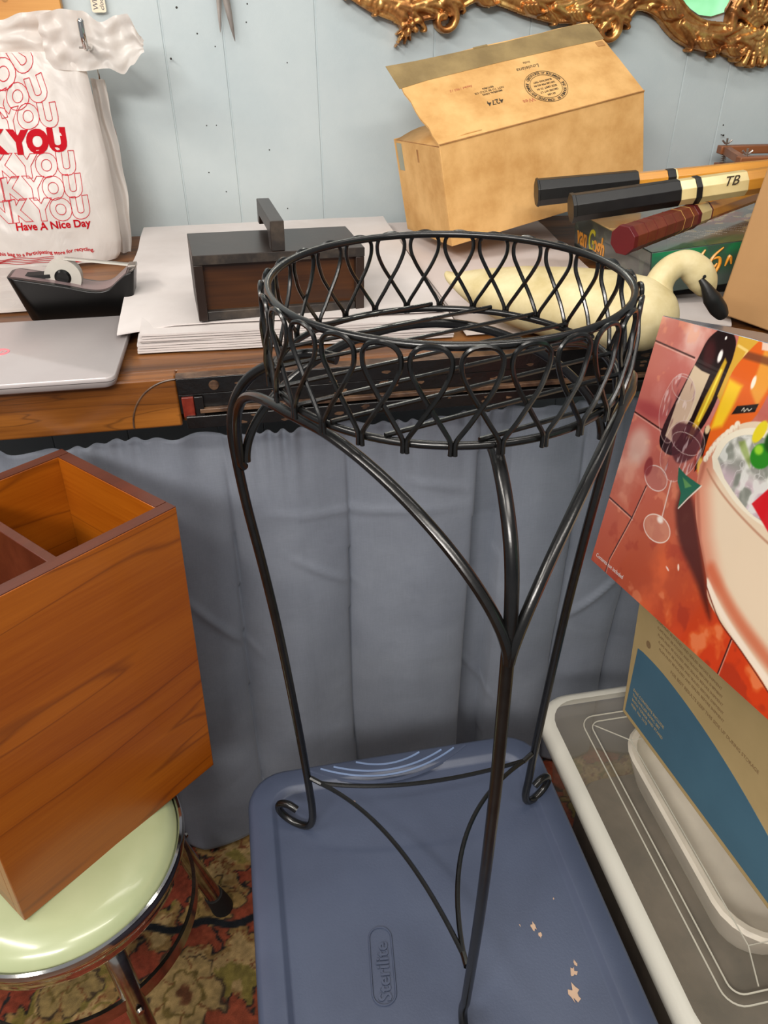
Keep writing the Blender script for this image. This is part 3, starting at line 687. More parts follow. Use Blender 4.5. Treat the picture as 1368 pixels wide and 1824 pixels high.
for i, (q, z, lab) in enumerate([([(.612, .03), (.72, -.02), (.80, .13), (.665, .13)], .002, 'white folded paper between the swan and the brown box'),
                          ([(-.62, .25), (-.352, .262), (-.33, .50), (-.62, .56)], .004, 'flat cream paper pad under the shopping bag')]):
    p = tthing('paper_sheet', lab, 'paper', 0, 1.05, .98); mb = MB(); sheet(mb, q, z + .003, .004 if i else .002, .001, 30 + i); obj('sheet', mb, MT['paper'] if i == 0 else MT['bag'], p, angle=60)

# ================================================================== LAPTOP
lp = tthing('laptop', 'closed silver laptop on the counter beside the paper stack', 'laptop', -.185, .975, .9805, rz=radians(-.8))
LW, LD = .355, .243
mb = MB(); poly = [(x - LW, y) for x, y in rrect(LW, LD, .012, 6)]
loft(mb, [[(cx + (x - cx) * k, cy + (y - cy) * k, z) for x, y in poly for cx, cy in [(-LW / 2, LD / 2)]] for k, z in ((.96, .001), (.99, .004), (1, .010))]); obj('base', mb, MT['silver'], lp, angle=50)
mb = MB(); loft(mb, [[(cx + (x - cx) * k, cy + (y - cy) * k, z) for x, y in poly for cx, cy in [(-LW / 2, LD / 2)]] for k, z in ((.992, .0102), (.992, .0112))]); obj('seam', mb, MT['silver_dark'], lp)
mb = MB(); loft(mb, [[(cx + (x - cx) * k, cy + (y - cy) * k, z) for x, y in poly for cx, cy in [(-LW / 2, LD / 2)]] for k, z in ((1, .0114), (1, .0158), (.994, .0170))]); ll = obj('lid', mb, MT['silver'], lp, angle=50)
mb = MB(); mb.lathe([(0, .0174), (.0135, .0174), (.0138, .0169)], 32, (-.1695, .1165, 0)); lg_ = obj('round_logo', mb, MT['logo'], ll)
tm = text_mb('hp', .019, .0002, .0003, shear=.3, align='CENTER'); tm.xf(Matrix.Translation((-.1700, .1120, .01755))); obj('logo_letters', tm, MT['silver'], ll, smooth=False)

# ================================================================== TAPE DISPENSER
td = tthing('tape_dispenser', 'black desktop tape dispenser with a clear roll behind the laptop', 'tape dispenser', -.275, 1.285, .9815)
bot = (-.072, .085)
topc = crom([(-.092, .0, .071), (-.078, 0, .070), (-.05, 0, .064), (-.01, 0, .055), (.03, 0, .0445), (.055, 0, .046), (.074, 0, .059), (.088, 0, .069), (.099, 0, .072)], 5)
loops = []
for i, p in enumerate(topc):
    f = i / (len(topc) - 1); xb = bot[0] + (bot[1] - bot[0]) * f
    e = min(1, 6 * f + .35, 6 * (1 - f) + .62)
    wd = .031 * sqrt(max(.05, e if e < 1 else 1)); wb = .027 * (wd / .031)
    loops.append([(xb, -wb, 0), (xb, wb, 0), (p.x, wd, p.z), (p.x, wd - .004, p.z + .0005), (p.x, -wd + .004, p.z + .0005), (p.x, -wd, p.z)])
mb = MB(); loft(mb, loops); bd_ = obj('body', mb, MT['plastic_black'], td, angle=50, bevel=.0015)
inner = [[(p.x, -.022, p.z + .0012), (p.x, .022, p.z + .0012), (p.x, .022, p.z + .0006), (p.x, -.022, p.z + .0006)] for p in topc[3:-6]]
mb = MB(); loft(mb, inner); obj('top_inlay', mb, flat('pinkish_grey_inlay', (128, 108, 108), .3), bd_)
mb = MB(); poly = rrect(.058, .022, .0105, 6); mb.prism([(x - .083, y - .011) for x, y in poly], .0635, .0690); obj('roll_well', mb, MT['rubber'], bd_)
mb = MB(); mb.lathe([(.0125, -.0095), (.0125, .0095), (.0275, .0095), (.0275, -.0095), (.0125, -.0095)], 40); mb.xf(Matrix.Translation((-.012, 0, .0630)) @ Matrix.Rotation(pi/2, 4, 'X')); rl_ = obj('tape_roll', mb, MT['tape_clear'], td, angle=30)
mb = MB(); mb.lathe([(.0, -.0115), (.009, -.0115), (.0122, -.0085), (.0122, .0085), (.009, .0115), (0, .0115)], 30); mb.xf(Matrix.Translation((-.012, 0, .0630)) @ Matrix.Rotation(pi/2, 4, 'X')); obj('roll_hub', mb, MT['plastic_black'], rl_)
mb = MB(); mb.tube([(-.007, 0, .0903), (.03, 0, .083), (.095, 0, .0745)], .0003, 4); mb.grid(2, 12, lambda u, v: (-.006 + .101 * v, (u - .5) * .018, .0900 - .0155 * v)); obj('tape_strip', mb, MT['tape_clear'], td, solid=.0003)
mb = MB(); mb.box((.088, -.012, .071), (.101, .012, .0765)); obj('cutter', mb, MT['steel'], td, bevel=.001)

# ================================================================== DARK WOODEN CADDY
db = thing('wooden_caddy', 'dark stained wooden caddy on its side with a bridge handle, on the white paper', 'caddy', (-.2643, 1.0778, 1.0175), (radians(.7), radians(1.3), radians(14.9)))
w, d, h = .2448, .125, .0935
mb = MB(); mb.box((0, .012, .012), (w, d, h - .01)); bdy = obj('recessed_panel', mb, MT['darkpanel'], db)
mb = MB(); mb.box((0, 0, h - .013), (w, d, h)); obj('top_board', mb, MT['darkwood'], db, bevel=.001)
mb = MB(); mb.box((0, .0003, 0), (.013, d, h - .0132)); obj('side_board', mb, MT['darkwood'], db, bevel=.001)
mb = MB(); mb.box((w - .013, .0003, 0), (w, d, h - .0132)); obj('side_board', mb, MT['darkwood'], db, bevel=.001)
mb = MB(); mb.box((.0132, .003, 0), (w - .0132, d, .013)); obj('bottom_board', mb, MT['darkwood_edge'], db, bevel=.001)
e = MB(); e.box((.0, -.0008, h - .0125), (w, .0003, h - .0004)); obj('worn_edge', e, MT['darkwood_edge'], db)
hp = [(.003, h), (.003, h + .041), (.150, h + .041), (.150, h + .006), (.135, h + .006), (.128, h + .020), (.040, h + .020), (.030, h + .012), (.026, h)]
mb = MB(); mb.prism(hp, .1105, .1300, lambda x, y, z: (z, x, y)); obj('handle', mb, MT['darkwood'], db, smooth=False, bevel=.0012)
mb = MB(); mb.box((.1110, .0022, h + .001), (.1295, .003, h + .0405)); obj('handle_end', mb, MT['darkwood_edge'], db)

# ================================================================== OLD CARDBOARD BOX
CR = (radians(-3.61), radians(-9.01), radians(22.67))
cb = thing('cardboard_box', 'aged tan cardboard box with its taped lid flap open and a round printed seal', 'box', (.1297, 1.4627, 1.022), CR)
w, d, h, th = .4272, .2050, .1719, .0035
mb = MB(); mb.box((0, 0, 0), (w, th, h)); obj('front_wall', mb, MT['card'], cb, bevel=.0008)
mb = MB(); mb.box((0, d - th, 0), (w, d, h)); obj('back_wall', mb, MT['card'], cb, bevel=.0008)
for x in (0, w - th):
    mb = MB(); mb.box((x, th, 0), (x + th, d - th, h - .002)); ew = obj('end_wall', mb, MT['card'], cb, bevel=.0008)
    e = MB(); e.box((x + .0003, th, h - .002), (x + th - .0003, d - th, h - .0012)); obj('raw_edge', e, MT['card_in'], ew)
    if x == 0:
        mb = MB(); mb.box((-.0006, d - .035, h - .055), (0, d - .012, h - .006)); mb.box((-.0006, d - .035, h - .006), (.006, d - .012, h - .0011)) if 0 else None
        obj('grey_tape', mb, MT['tape_grey'], ew, smooth=False)
        mb = MB(); mb.box((-.0005, .095, h - .034), (0, .102, h - .012)); obj('brown_stain', mb, MT['card_in'], ew, smooth=False)
mb = MB(); mb.box((th, th, 0), (w - th, d - th, .004)); obj('bottom_wall', mb, MT['card'], cb)
mb = MB(); mb.grid(2, 6, lambda u, v: (.003 + .085 * v, .006 + (d - .014) * u, h - .003 + .012 * sin(v * 2.2))); obj('inner_flap', mb, MT['card'], cb, solid=.003)
FA = atan2(.122, .170); FL = .2085
fm = Matrix.Translation((0, 0, h)) @ Matrix.Rotation(FA, 4, 'X')
def FT(x, y, n=0): return tuple(fm @ Vector((x, y, n)))
rs = random.Random(5)
def flap_edge():
    pts = []
    for i in range(13): pts.append((w * i / 12, 0))
    for i in range(1, 9): pts.append((w + .0015 * rs.uniform(-1, 1) - .002 * i / 8, FL * i / 9))
    for i in range(13): pts.append((w - .006 - (w - .003) * i / 12, FL + .0012 * rs.uniform(-1, 1) - .004 * (1 - i / 12)))
    for i in range(8, 0, -1): pts.append((-.003 * (i / 8) + .0025 * rs.uniform(-1, 1), FL * i / 9))
    return pts
fe = flap_edge()
mb = MB(); mb.prism(fe, -.0012, .0022, FT); fp = obj('lid_flap', mb, MT['card'], cb, smooth=False)
mb = MB(); mb.tube([FT(x, .001, .0026) for x in np.linspace(0, w, 20)], .0013, 6); obj('crease', mb, MT['card_in'], fp)
tp = [(-.008, .150), (.05, .1545), (.2, .1555), (w * .8, .1535), (w + .001, .151), (w + .002, .196), (w - .03, .2045), (w * .55, .2025), (.2, .2035), (.05, .208), (-.008, .212)]
mb = MB(); mb.prism(tp, .0023, .0028, FT); obj('packing_tape', mb, MT['tape'], fp, smooth=False)
for x, y, a, b in ((w - .022, .135, .016, .012), (.17, .2035, .03, .004)):
    mb = MB(); mb.prism([(x, y), (x + a, y - .001), (x + a, y + b), (x, y + b)], .0029, .0032, FT); obj('tape_scrap', mb, MT['card_in'] if y < .2 else MT['tape'], fp, smooth=False)
def flap_text(s, size, x, y, mat, name='printed_text', off=.0, shear=0, out=0):
    t = text_mb(s, size, .0001, off, out, 'CENTER', shear); R = fm @ Matrix.Translation((x, y, .0026)) @ Matrix.Rotation(pi, 4, 'Z'); t.xf(R); return obj(name, t, mat, fp, smooth=False)
flap_text('4274', .0165, .144, .070, MT['ink'], 'printed_number', .0002)
flap_text('MINERAL KING', .006, .150, .090, MT['ink'], off=.0001); flap_text('NOT TO BE SOLD OR', .0062, .147, .097, MT['ink']); flap_text('RETURN', .006, .148, .104, MT['ink'], off=.0001)
flap_text('Wes', .013, .205, .052, MT['ink_red'], 'pencil_note'); flap_text('Sealed 1962 12', .0075, .10, .118, MT['ink_red'], 'pencil_note', shear=.3)
flap_text('Louisiana', .013, .246, .130, MT['ink'], 'printed_text', shear=.35); flap_text('India', .008, .25, .142, MT['ink'], shear=.3)
def ring_pts(cx, cy, rx, ry, n=64): return [FT(cx + rx * cos(2*pi*k/n), cy + ry * sin(2*pi*k/n), .0026) for k in range(n)]
for r_ in ((.041, .040), (.0305, .030)):
    mb = MB(); mb.tube(ring_pts(.254, .071, *r_), .00045, 4, True); obj('printed_seal', mb, MT['ink'], fp)
ringtxt = 'THIS BOX MADE BY  CORRUGATED BOX COMPANY  CERTIFICATE OF BOX MAKER  '
sm = MB()
for i, ch in enumerate(ringtxt):
    if ch == ' ': continue
    a = -2 * pi * i / len(ringtxt) - pi / 2; g = text_mb(ch, .0082, .0001, .0001, align='CENTER', resolution=1)
    g.xf(fm @ Matrix.Translation((.254, .071, .0026)) @ Matrix.Rotation(a, 4, 'Z') @ Matrix.Translation((0, .0325, 0))); sm.add(g.v, g.f)
obj('seal_ring_text', sm, MT['ink'], fp, smooth=False)
for s_, y, z_ in (('BURSTING TEST', .0875, .0055), ('200 LBS PER SQ IN', .079, .0055), ('SIZE LIMIT 75 IN', .070, .006), ('GROSS WT LT', .061, .006), ('65 LBS', .052, .006)): flap_text(s_, z_, .254, y, MT['ink'], 'seal_text', .0001)

# ================================================================== PRINTED GAME BOX
bw, bd2, bh = .30, .36, .066
bx = thing('puzzle_box', 'glossy dark green picture box with orange script, beneath the racket handles', 'box', (.4300, 1.2300, 1.004), (radians(-2.5), radians(-5), radians(7)))
mb = MB(); mb.box((0, 0, 0), (bw, bd2, bh)); obj('carton', mb, flat('dark_green_board', (52, 66, 60), .35), bx, bevel=.0012)
pm = attr_mat('glossy_printed_board', .18, .4)
def art_top(X, Y):
    C = np.zeros(X.shape + (3,)) + np.array([104, 96, 78]) / 255.; n = vnoise(X, Y, 22, 31); n2 = vnoise(X, Y, 40, 32)
    C = over(C, (64, 98, 66), 1 - sst(Y + .03 * n, .035, .06)); C = over(C, (150, 72, 46), sst(n, .5, .56) * sst(Y, .05, .08)); C = over(C, (196, 172, 120), sst(n2, .58, .62) * sst(Y, .04, .1))
    C = over(C, (90, 92, 84), sst(Y, .18, .24) * .8)
    for k in range(14):
        x0 = .04 + k * .013; C = over(C, (226, 216, 206), line(X, Y, [(x0, .10 - .002 * (k % 4)), (x0 + .022, .052 + .006 * (k % 3))], .0007) * .85)
    return C
def art_front(X, Y):
    C = np.zeros(X.shape + (3,)) + np.array([52, 84, 68]) / 255.; n = vnoise(X, Y, 30, 33)
    C = over(C, (28, 122, 76), sst(Y, .04, .06) * sst(n, .35, .6)); C = over(C, (70, 84, 80), 1 - sst(Y, .012, .03)); return C
def art_side(X, Y):
    C = np.zeros(X.shape + (3,)) + np.array([54, 64, 62]) / 255.; n = vnoise(X, Y, 26, 34); C = over(C, (86, 98, 84), sst(n, .5, .65) * .7); return C
painted('top_print', bw - .002, bd2 - .002, 150, 150, art_top, pm, bx, lambda x, y: (x + .001, y + .001, bh + .0004))
fr = painted('front_print', bw - .002, bh - .002, 150, 40, art_front, pm, bx, lambda x, y: (x + .001, -.0004, y + .001))
sd_ = painted('side_print', bd2 - .002, bh - .002, 120, 30, art_side, pm, bx, lambda x, y: (-.0004, bd2 - .001 - x, y + .001))
OR = flat('orange_script_print', (236, 158, 48), .3); YG = flat('lime_print', (206, 200, 40), .3)
def stroke(mb, pts, r, pl): mb.tube([pl(x, y) for x, y in spline2(pts, 5)], [r * (.45 + .75 * sin(pi * min(1, max(0, i / (len(pts) * 5 - 5))))) for i in range(len(spline2(pts, 5)))], 5, flat=.3)
def script(strokes, mat, nm, par, pl, r=.0022):
    for sgn in strokes:
        mb = MB(); q = spline2(sgn, 5); n = len(q)
        for i in range(n - 1): pass
        mb.tube([pl(x, y) for x, y in q], [r * (.5 + .8 * sin(pi * i / (n - 1))) for i in range(n)], 6); obj(nm, mb, mat, par)
plf = lambda x, y: (x, -.0008, y)
script([[(.088, .060), (.082, .050), (.083, .036), (.090, .030)], [(.118, .060), (.103, .048), (.096, .033), (.104, .030), (.110, .036)], [(.100, .043), (.112, .045), (.114, .034), (.106, .018), (.099, .010)], [(.124, .030), (.130, .045), (.134, .032)], [(.030, .014), (.036, .019), (.041, .024)], [(.150, .045), (.146, .030), (.152, .028)]], OR, 'orange_script', fr, plf)
for s_, x in (('van', .345), ('G', .283), ('ogh', .258)):
    t = text_mb(s_, .050 if s_ != 'G' else .058, .0003, .0009, shear=.25); t.xf(Matrix.Translation((-.0009, x, .012)) @ Matrix.Rotation(-pi/2, 4, 'Z') @ Matrix.Rotation(pi/2, 4, 'X') @ Matrix.Scale(.8, 4, (1, 0, 0))); obj('side_lettering', t, YG if s_ == 'G' else OR, sd_, smooth=False)

# ================================================================== TENNIS RACKETS
def racket(label, butt, tip, L, r0, segs, name='tennis_racket', flare=1.0, head=True, roll=0):
    """butt/tip in counter coords; segs: (d0, d1, r0, r1, part, mat)"""
    A = TF(*butt); B = TF(*tip); ax = (B - A).normalized()
    X = ax; Z = (Vector((0, 0, 1)) - ax * ax.z).normalized(); Y = Z.cross(X)
    Mx = Matrix((X, Y, Z)).transposed().to_4x4(); Mx.translation = A
    o = thing(name, label, 'tennis racket', A, Mx.to_euler(), 'tennis rackets'); 
    for d0, d1, ra, rb, part, mt in segs:
        mb = MB(); n = 6; mb.tube([(d0 + (d1 - d0) * k / n, 0, 0) for k in range(n + 1)], [ra + (rb - ra) * k / n for k in range(n + 1)], 8, upv=(0, cos(roll), sin(roll))); obj(part, mb, mt, o, angle=20, bevel=.0006)
    if head:
        mb = MB(); x0 = L
        pts = crom([(x0, .009, 0), (x0 + .06, .035, 0), (x0 + .12, .085, 0), (x0 + .22, .112, 0), (x0 + .32, .095, 0), (x0 + .385, .035, 0), (x0 + .385, -.035, 0), (x0 + .32, -.095, 0), (x0 + .22, -.112, 0), (x0 + .12, -.085, 0), (x0 + .06, -.035, 0), (x0, -.009, 0)], 6)
        mb.tube(pts, .0085, 8); obj('hoop', mb, MT['racket_wood'], o)
        for i in range(9):
            y = -.085 + i * .02125; hh = .16 * sqrt(max(0, 1 - (y / .112) ** 2)); mb = MB(); mb.tube([(x0 + .225 - hh * .85, y, 0), (x0 + .225 + hh, y, 0)], .0007, 4); obj('string', mb, MT['paper'], o)
        for i in range(11):
            x = x0 + .10 + i * .026; yy = .105 * sqrt(max(0, 1 - ((x - x0 - .225) / .165) ** 2)); mb = MB(); mb.tube([(x, -yy, .0008), (x, yy, .0008)], .0007, 4); obj('string', mb, MT['paper'], o)
    return o
g, rw, rc = MT['grip_black'], MT['racket_wood'], MT['racket_cream']
A_ = (.511, 1.362, 1.122); B_ = (.888, 1.300, 1.156)
racket('rear racket handle with a long black octagonal grip and amber shaft', A_, B_, .52, .023,
       [(-.002, .002, .0235, .0245, 'butt_cap', g), (.002, .172, .0232, .0205, 'grip', g), (.172, .222, .0165, .0165, 'shaft', rw), (.222, .236, .0172, .0172, 'black_band', g), (.236, .239, .0168, .0168, 'pale_line', rc), (.239, .52, .0166, .0145, 'shaft', rw)])
A_ = (.526, 1.238, 1.121); B_ = (.827, 1.196, 1.160)
r2_ = racket('middle racket handle with a black grip and cream octagonal collar', A_, B_, .50, .023,
       [(-.002, .004, .0235, .0240, 'butt_cap', g), (.004, .170, .0225, .0212, 'grip', g), (.170, .194, .0205, .0205, 'cream_collar', rc), (.194, .203, .0219, .0219, 'black_band', g), (.203, .276, .0204, .0198, 'cream_collar', rc), (.276, .50, .0197, .018, 'shaft', rw)])
t_ = text_mb('TB', .02, .0002, .0002, shear=.3); t_.xf(Matrix.Translation((.235, -.0200, .004)) @ Matrix.Rotation(pi / 2, 4, 'X') @ Matrix.Rotation(0, 4, 'X')); obj('collar_mark', t_, MT['ink'], r2_, smooth=False)
A_ = (.566, 1.120, 1.098); B_ = (.770, 1.238, 1.108)
r3_ = racket('front racket handle with a maroon leather wrapped grip and dark red butt', A_, B_, .47, .021,
       [(-.004, .006, .0225, .0228, 'butt_cap', MT['maroon']), (.006, .172, .0218, .0200, 'grip', MT['grip_red']), (.172, .182, .0205, .0205, 'red_band', MT['maroon']), (.182, .216, .0182, .0180, 'cream_collar', rc), (.216, .219, .0183, .0183, 'red_line', MT['maroon']), (.219, .49, .0165, .0145, 'shaft', rw)])
for x in (.03, .055, .08, .105, .13, .155):
    mb = MB(); R_ = .0219 - .0018 * (x / .17); mb.tube([(x + .004 * sin(2*pi*k/8), R_ * cos(2*pi*k/8 + pi/8), R_ * sin(2*pi*k/8 + pi/8)) for k in range(8)], .0005, 4, True); obj('gold_line' if x > .12 else 'wrap_seam', mb, MT['gold_line'] if x > .12 else MT['maroon'], r3_)

# racket press
rp = tthing('racket_press', 'reddish wooden racket press with spring bolts near the wall', 'racket press', 1.036, 1.600, 1.074, rz=radians(-4))
for z in (0, .036):
    for a, b in (((0, -.011), (.33, .011)), ((.03, .135), (.30, .157))):
        mb = MB(); mb.box((a[0], a[1], z), (b[0], b[1], z + .017)); obj('bar', mb, MT['press'], rp, bevel=.002)
    for x0, x1 in ((.012, .045), (.318, .285)):
        mb = MB(); mb.tube([(x0, .0, z + .0085), (x1, .146, z + .0085)], .0105, 4); obj('side_rail', mb, MT['press'], rp)
for x, y in ((.017, 0), (.313, 0), (.045, .146), (.285, .146)):
    mb = MB(); mb.tube([(x, y, -.008), (x, y, .068)], .0022, 8); bt = obj('bolt', mb, MT['steel'], rp)
    mb = MB(); mb.tube([(x + .0055 * cos(k * .7), y + .0055 * sin(k * .7), .0172 + k * .00041) for k in range(46)], .0008, 5); obj('spring', mb, MT['steel'], bt)
    mb = MB(); mb.tube([(x - .011, y, .064), (x - .004, y, .058), (x + .004, y, .058), (x + .011, y, .064)], .0022, 6); obj('wing_nut', mb, MT['steel'], bt)

# ================================================================== SWAN
sw = tthing('swan_decoy', 'cream painted wooden swan decoy with a curved neck and black beak', 'decoy', .42, 1.06, .984)
def ringloop(c, ax, rx, rz, n=24, squash=1.0):
    ax = Vector(ax).normalized(); sdv = Vector((0, 0, 1)).cross(ax).normalized(); upv = ax.cross(sdv); out = []
    for k in range(n):
        a = 2 * pi * k / n; q = sin(a) * rz; q = q if q > 0 else q * squash
        out.append(tuple(Vector(c) + sdv * (cos(a) * rx) + upv * q))
    return out
path = crom([(-.125, .085, .072), (-.112, .074, .064), (-.08, .052, .057), (-.03, .015, .053), (.03, -.030, .052), (.08, -.068, .053), (.124, -.092, .050), (.152, -.104, .048), (.162, -.108, .047)], 4)
rad = [(.004, .003), (.018, .010), (.040, .027), (.062, .042), (.072, .050), (.070, .052), (.054, .050), (.030, .032), (.006, .006)]
loops = []
for i, p in enumerate(path):
    f = i / (len(path) - 1) * (len(rad) - 1); k = min(int(f), len(rad) - 2); g_ = f - k; g_ = g_
    rx = rad[k][0] * (1 - g_) + rad[k+1][0] * g_; rz = rad[k][1] * (1 - g_) + rad[k+1][1] * g_
    a = path[min(i + 1, len(path) - 1)] - path[max(i - 1, 0)]
    loops.append(ringloop(p, (a.x, a.y, 0), rx, rz))
mb = MB(); loft(mb, loops); obj('body', mb, MT['swan'], sw, sub=1, angle=180)
nk = [(.132, -.086, .036, .036), (.136, -.088, .052, .029), (.137, -.083, .070, .0220), (.139, -.078, .088, .0195), (.148, -.075, .103, .0180), (.163, -.074, .1125, .0175), (.178, -.076, .1125, .0195), (.192, -.080, .103, .0215), (.202, -.084, .089, .0195), (.208, -.087, .077, .0135), (.210, -.089, .071, .007)]
q = crom([n_[:3] for n_ in nk], 4); rr = []
for i in range(len(q)):
    f = i / (len(q) - 1) * (len(nk) - 1); k = min(int(f), len(nk) - 2); g_ = f - k; rr.append(nk[k][3] * (1 - g_) + nk[k+1][3] * g_)
mb = MB(); mb.tube(q, rr, 20); obj('neck_and_head', mb, MT['swan'], sw, angle=180)
mb = MB(); mb2 = MB(); mb2.lathe([(0, .0012), (.0022, .0008), (.0026, 0)], 12, (.190, -.1010, .103)); mb2.v = [(.190 + (x - .190), -.1025 - (z - .103), .103 + (y + .1010)) for x, y, z in mb2.v]; obj('eye', mb2, MT['beak'], sw)
bk = crom([(.187, -.0995, .099), (.194, -.104, .090), (.203, -.106, .077), (.214, -.106, .064), (.225, -.106, .052), (.230, -.106, .047)], 4)
mb.tube(bk, [.0035 + .0085 * min(1, (i / 9.) ** 1.3) * (1 if i < 14 else max(.45, 1 - (i - 14) / 12)) for i in range(len(bk))], 14); obj('beak', mb, MT['beak'], sw)

# ================================================================== BROWN BOX (right edge)
bx2 = thing('cardboard_box', 'plain brown cardboard box with a looped pen line, at the right edge', 'box', (.5192, 1.166, .9955), (radians(-1.0), radians(5.56), radians(-46.95)))
mb = MB(); mb.box((0, 0, 0), (.16, .17, .30)); bb2 = obj('carton', mb, MT['card_brown'], bx2, bevel=.0025)
mb = MB(); mb.tube([(x, -.0004, z) for x, z in spline2([(.098, .20), (.086, .175), (.075, .14), (.070, .105), (.077, .082), (.090, .086), (.104, .11)], 6)], .0005, 4); obj('pen_line', mb, MT['ink'], bb2)

# ================================================================== TAN BOX WITH BLUE PRINT
tb = thing('cardboard_box', 'tan cardboard box with a curved blue printed band, standing on the clear bin', 'box', (.385, .863, .4375), (0, radians(-5.5), radians(-76.9)))
TW, TH = .46, .300
mb = MB(); mb.box((0, 0, 0), (TW, .10, TH)); tcb = obj('carton', mb, MT['card_tan'], tb, bevel=.0018)
blue = spline2([(.010, .012), (.018, .135), (.022, .142)], 2)[:1] + [(.008, .010), (.016, .132)] + spline2([(.022, .138), (.080, .141), (.165, .138), (.250, .124), (.330, .10), (.45, .052)], 5) + [(.456, .010)]
blue = [(.008, .010), (.016, .140)] + spline2([(.030, .143), (.085, .146), (.165, .139), (.250, .122), (.335, .095), (.45, .05)], 5) + [(.456, .010)]
mb = MB(); mb.prism(blue, -.0006, -.0001, lambda x, y, z: (x, z, y)); bp_ = obj('blue_band', mb, MT['blueprint'], tcb, smooth=False)
def tbt(s_, size, x, z, mat, par, nm='printed_text', y=-.0008, rot=0):
    t = text_mb(s_, size, .0001, 0); t.xf(Matrix.Translation((x, y, z)) @ Matrix.Rotation(pi/2, 4, 'X') @ Matrix.Rotation(rot, 4, 'Z')); obj(nm, t, mat, par, smooth=False)
for k, s_ in enumerate(('SALE CONTENTS INCLUDE', 'THE CHILLER BOWL SET', 'WITH TONGS AND STAND', 'ITEM  No. 2170')): tbt(s_, .0072, .022, .062 - k * .010, MT['card_tan'], bp_)
for k in range(5): tbt('FLAPS MUST BE FOLDED AND SEALED BEFORE SHIPMENT', .0060, .05 + k * .004, .215 - k * .010, MT['ink_light'], tcb, y=-.0003)
tbt('FOR BEST RESULTS KEEP THIS SIDE UP DURING STORAGE', .0075, .10, .160, MT['ink_light'], tcb, y=-.0003)
mb = MB(); mb.lathe([(0, .0003), (.006, .0003)], 16); mb.xf(Matrix.Translation((.040, -.0001, .165)) @ Matrix.Rotation(pi/2, 4, 'X')); obj('printed_mark', mb, MT['ink_light'], tcb)

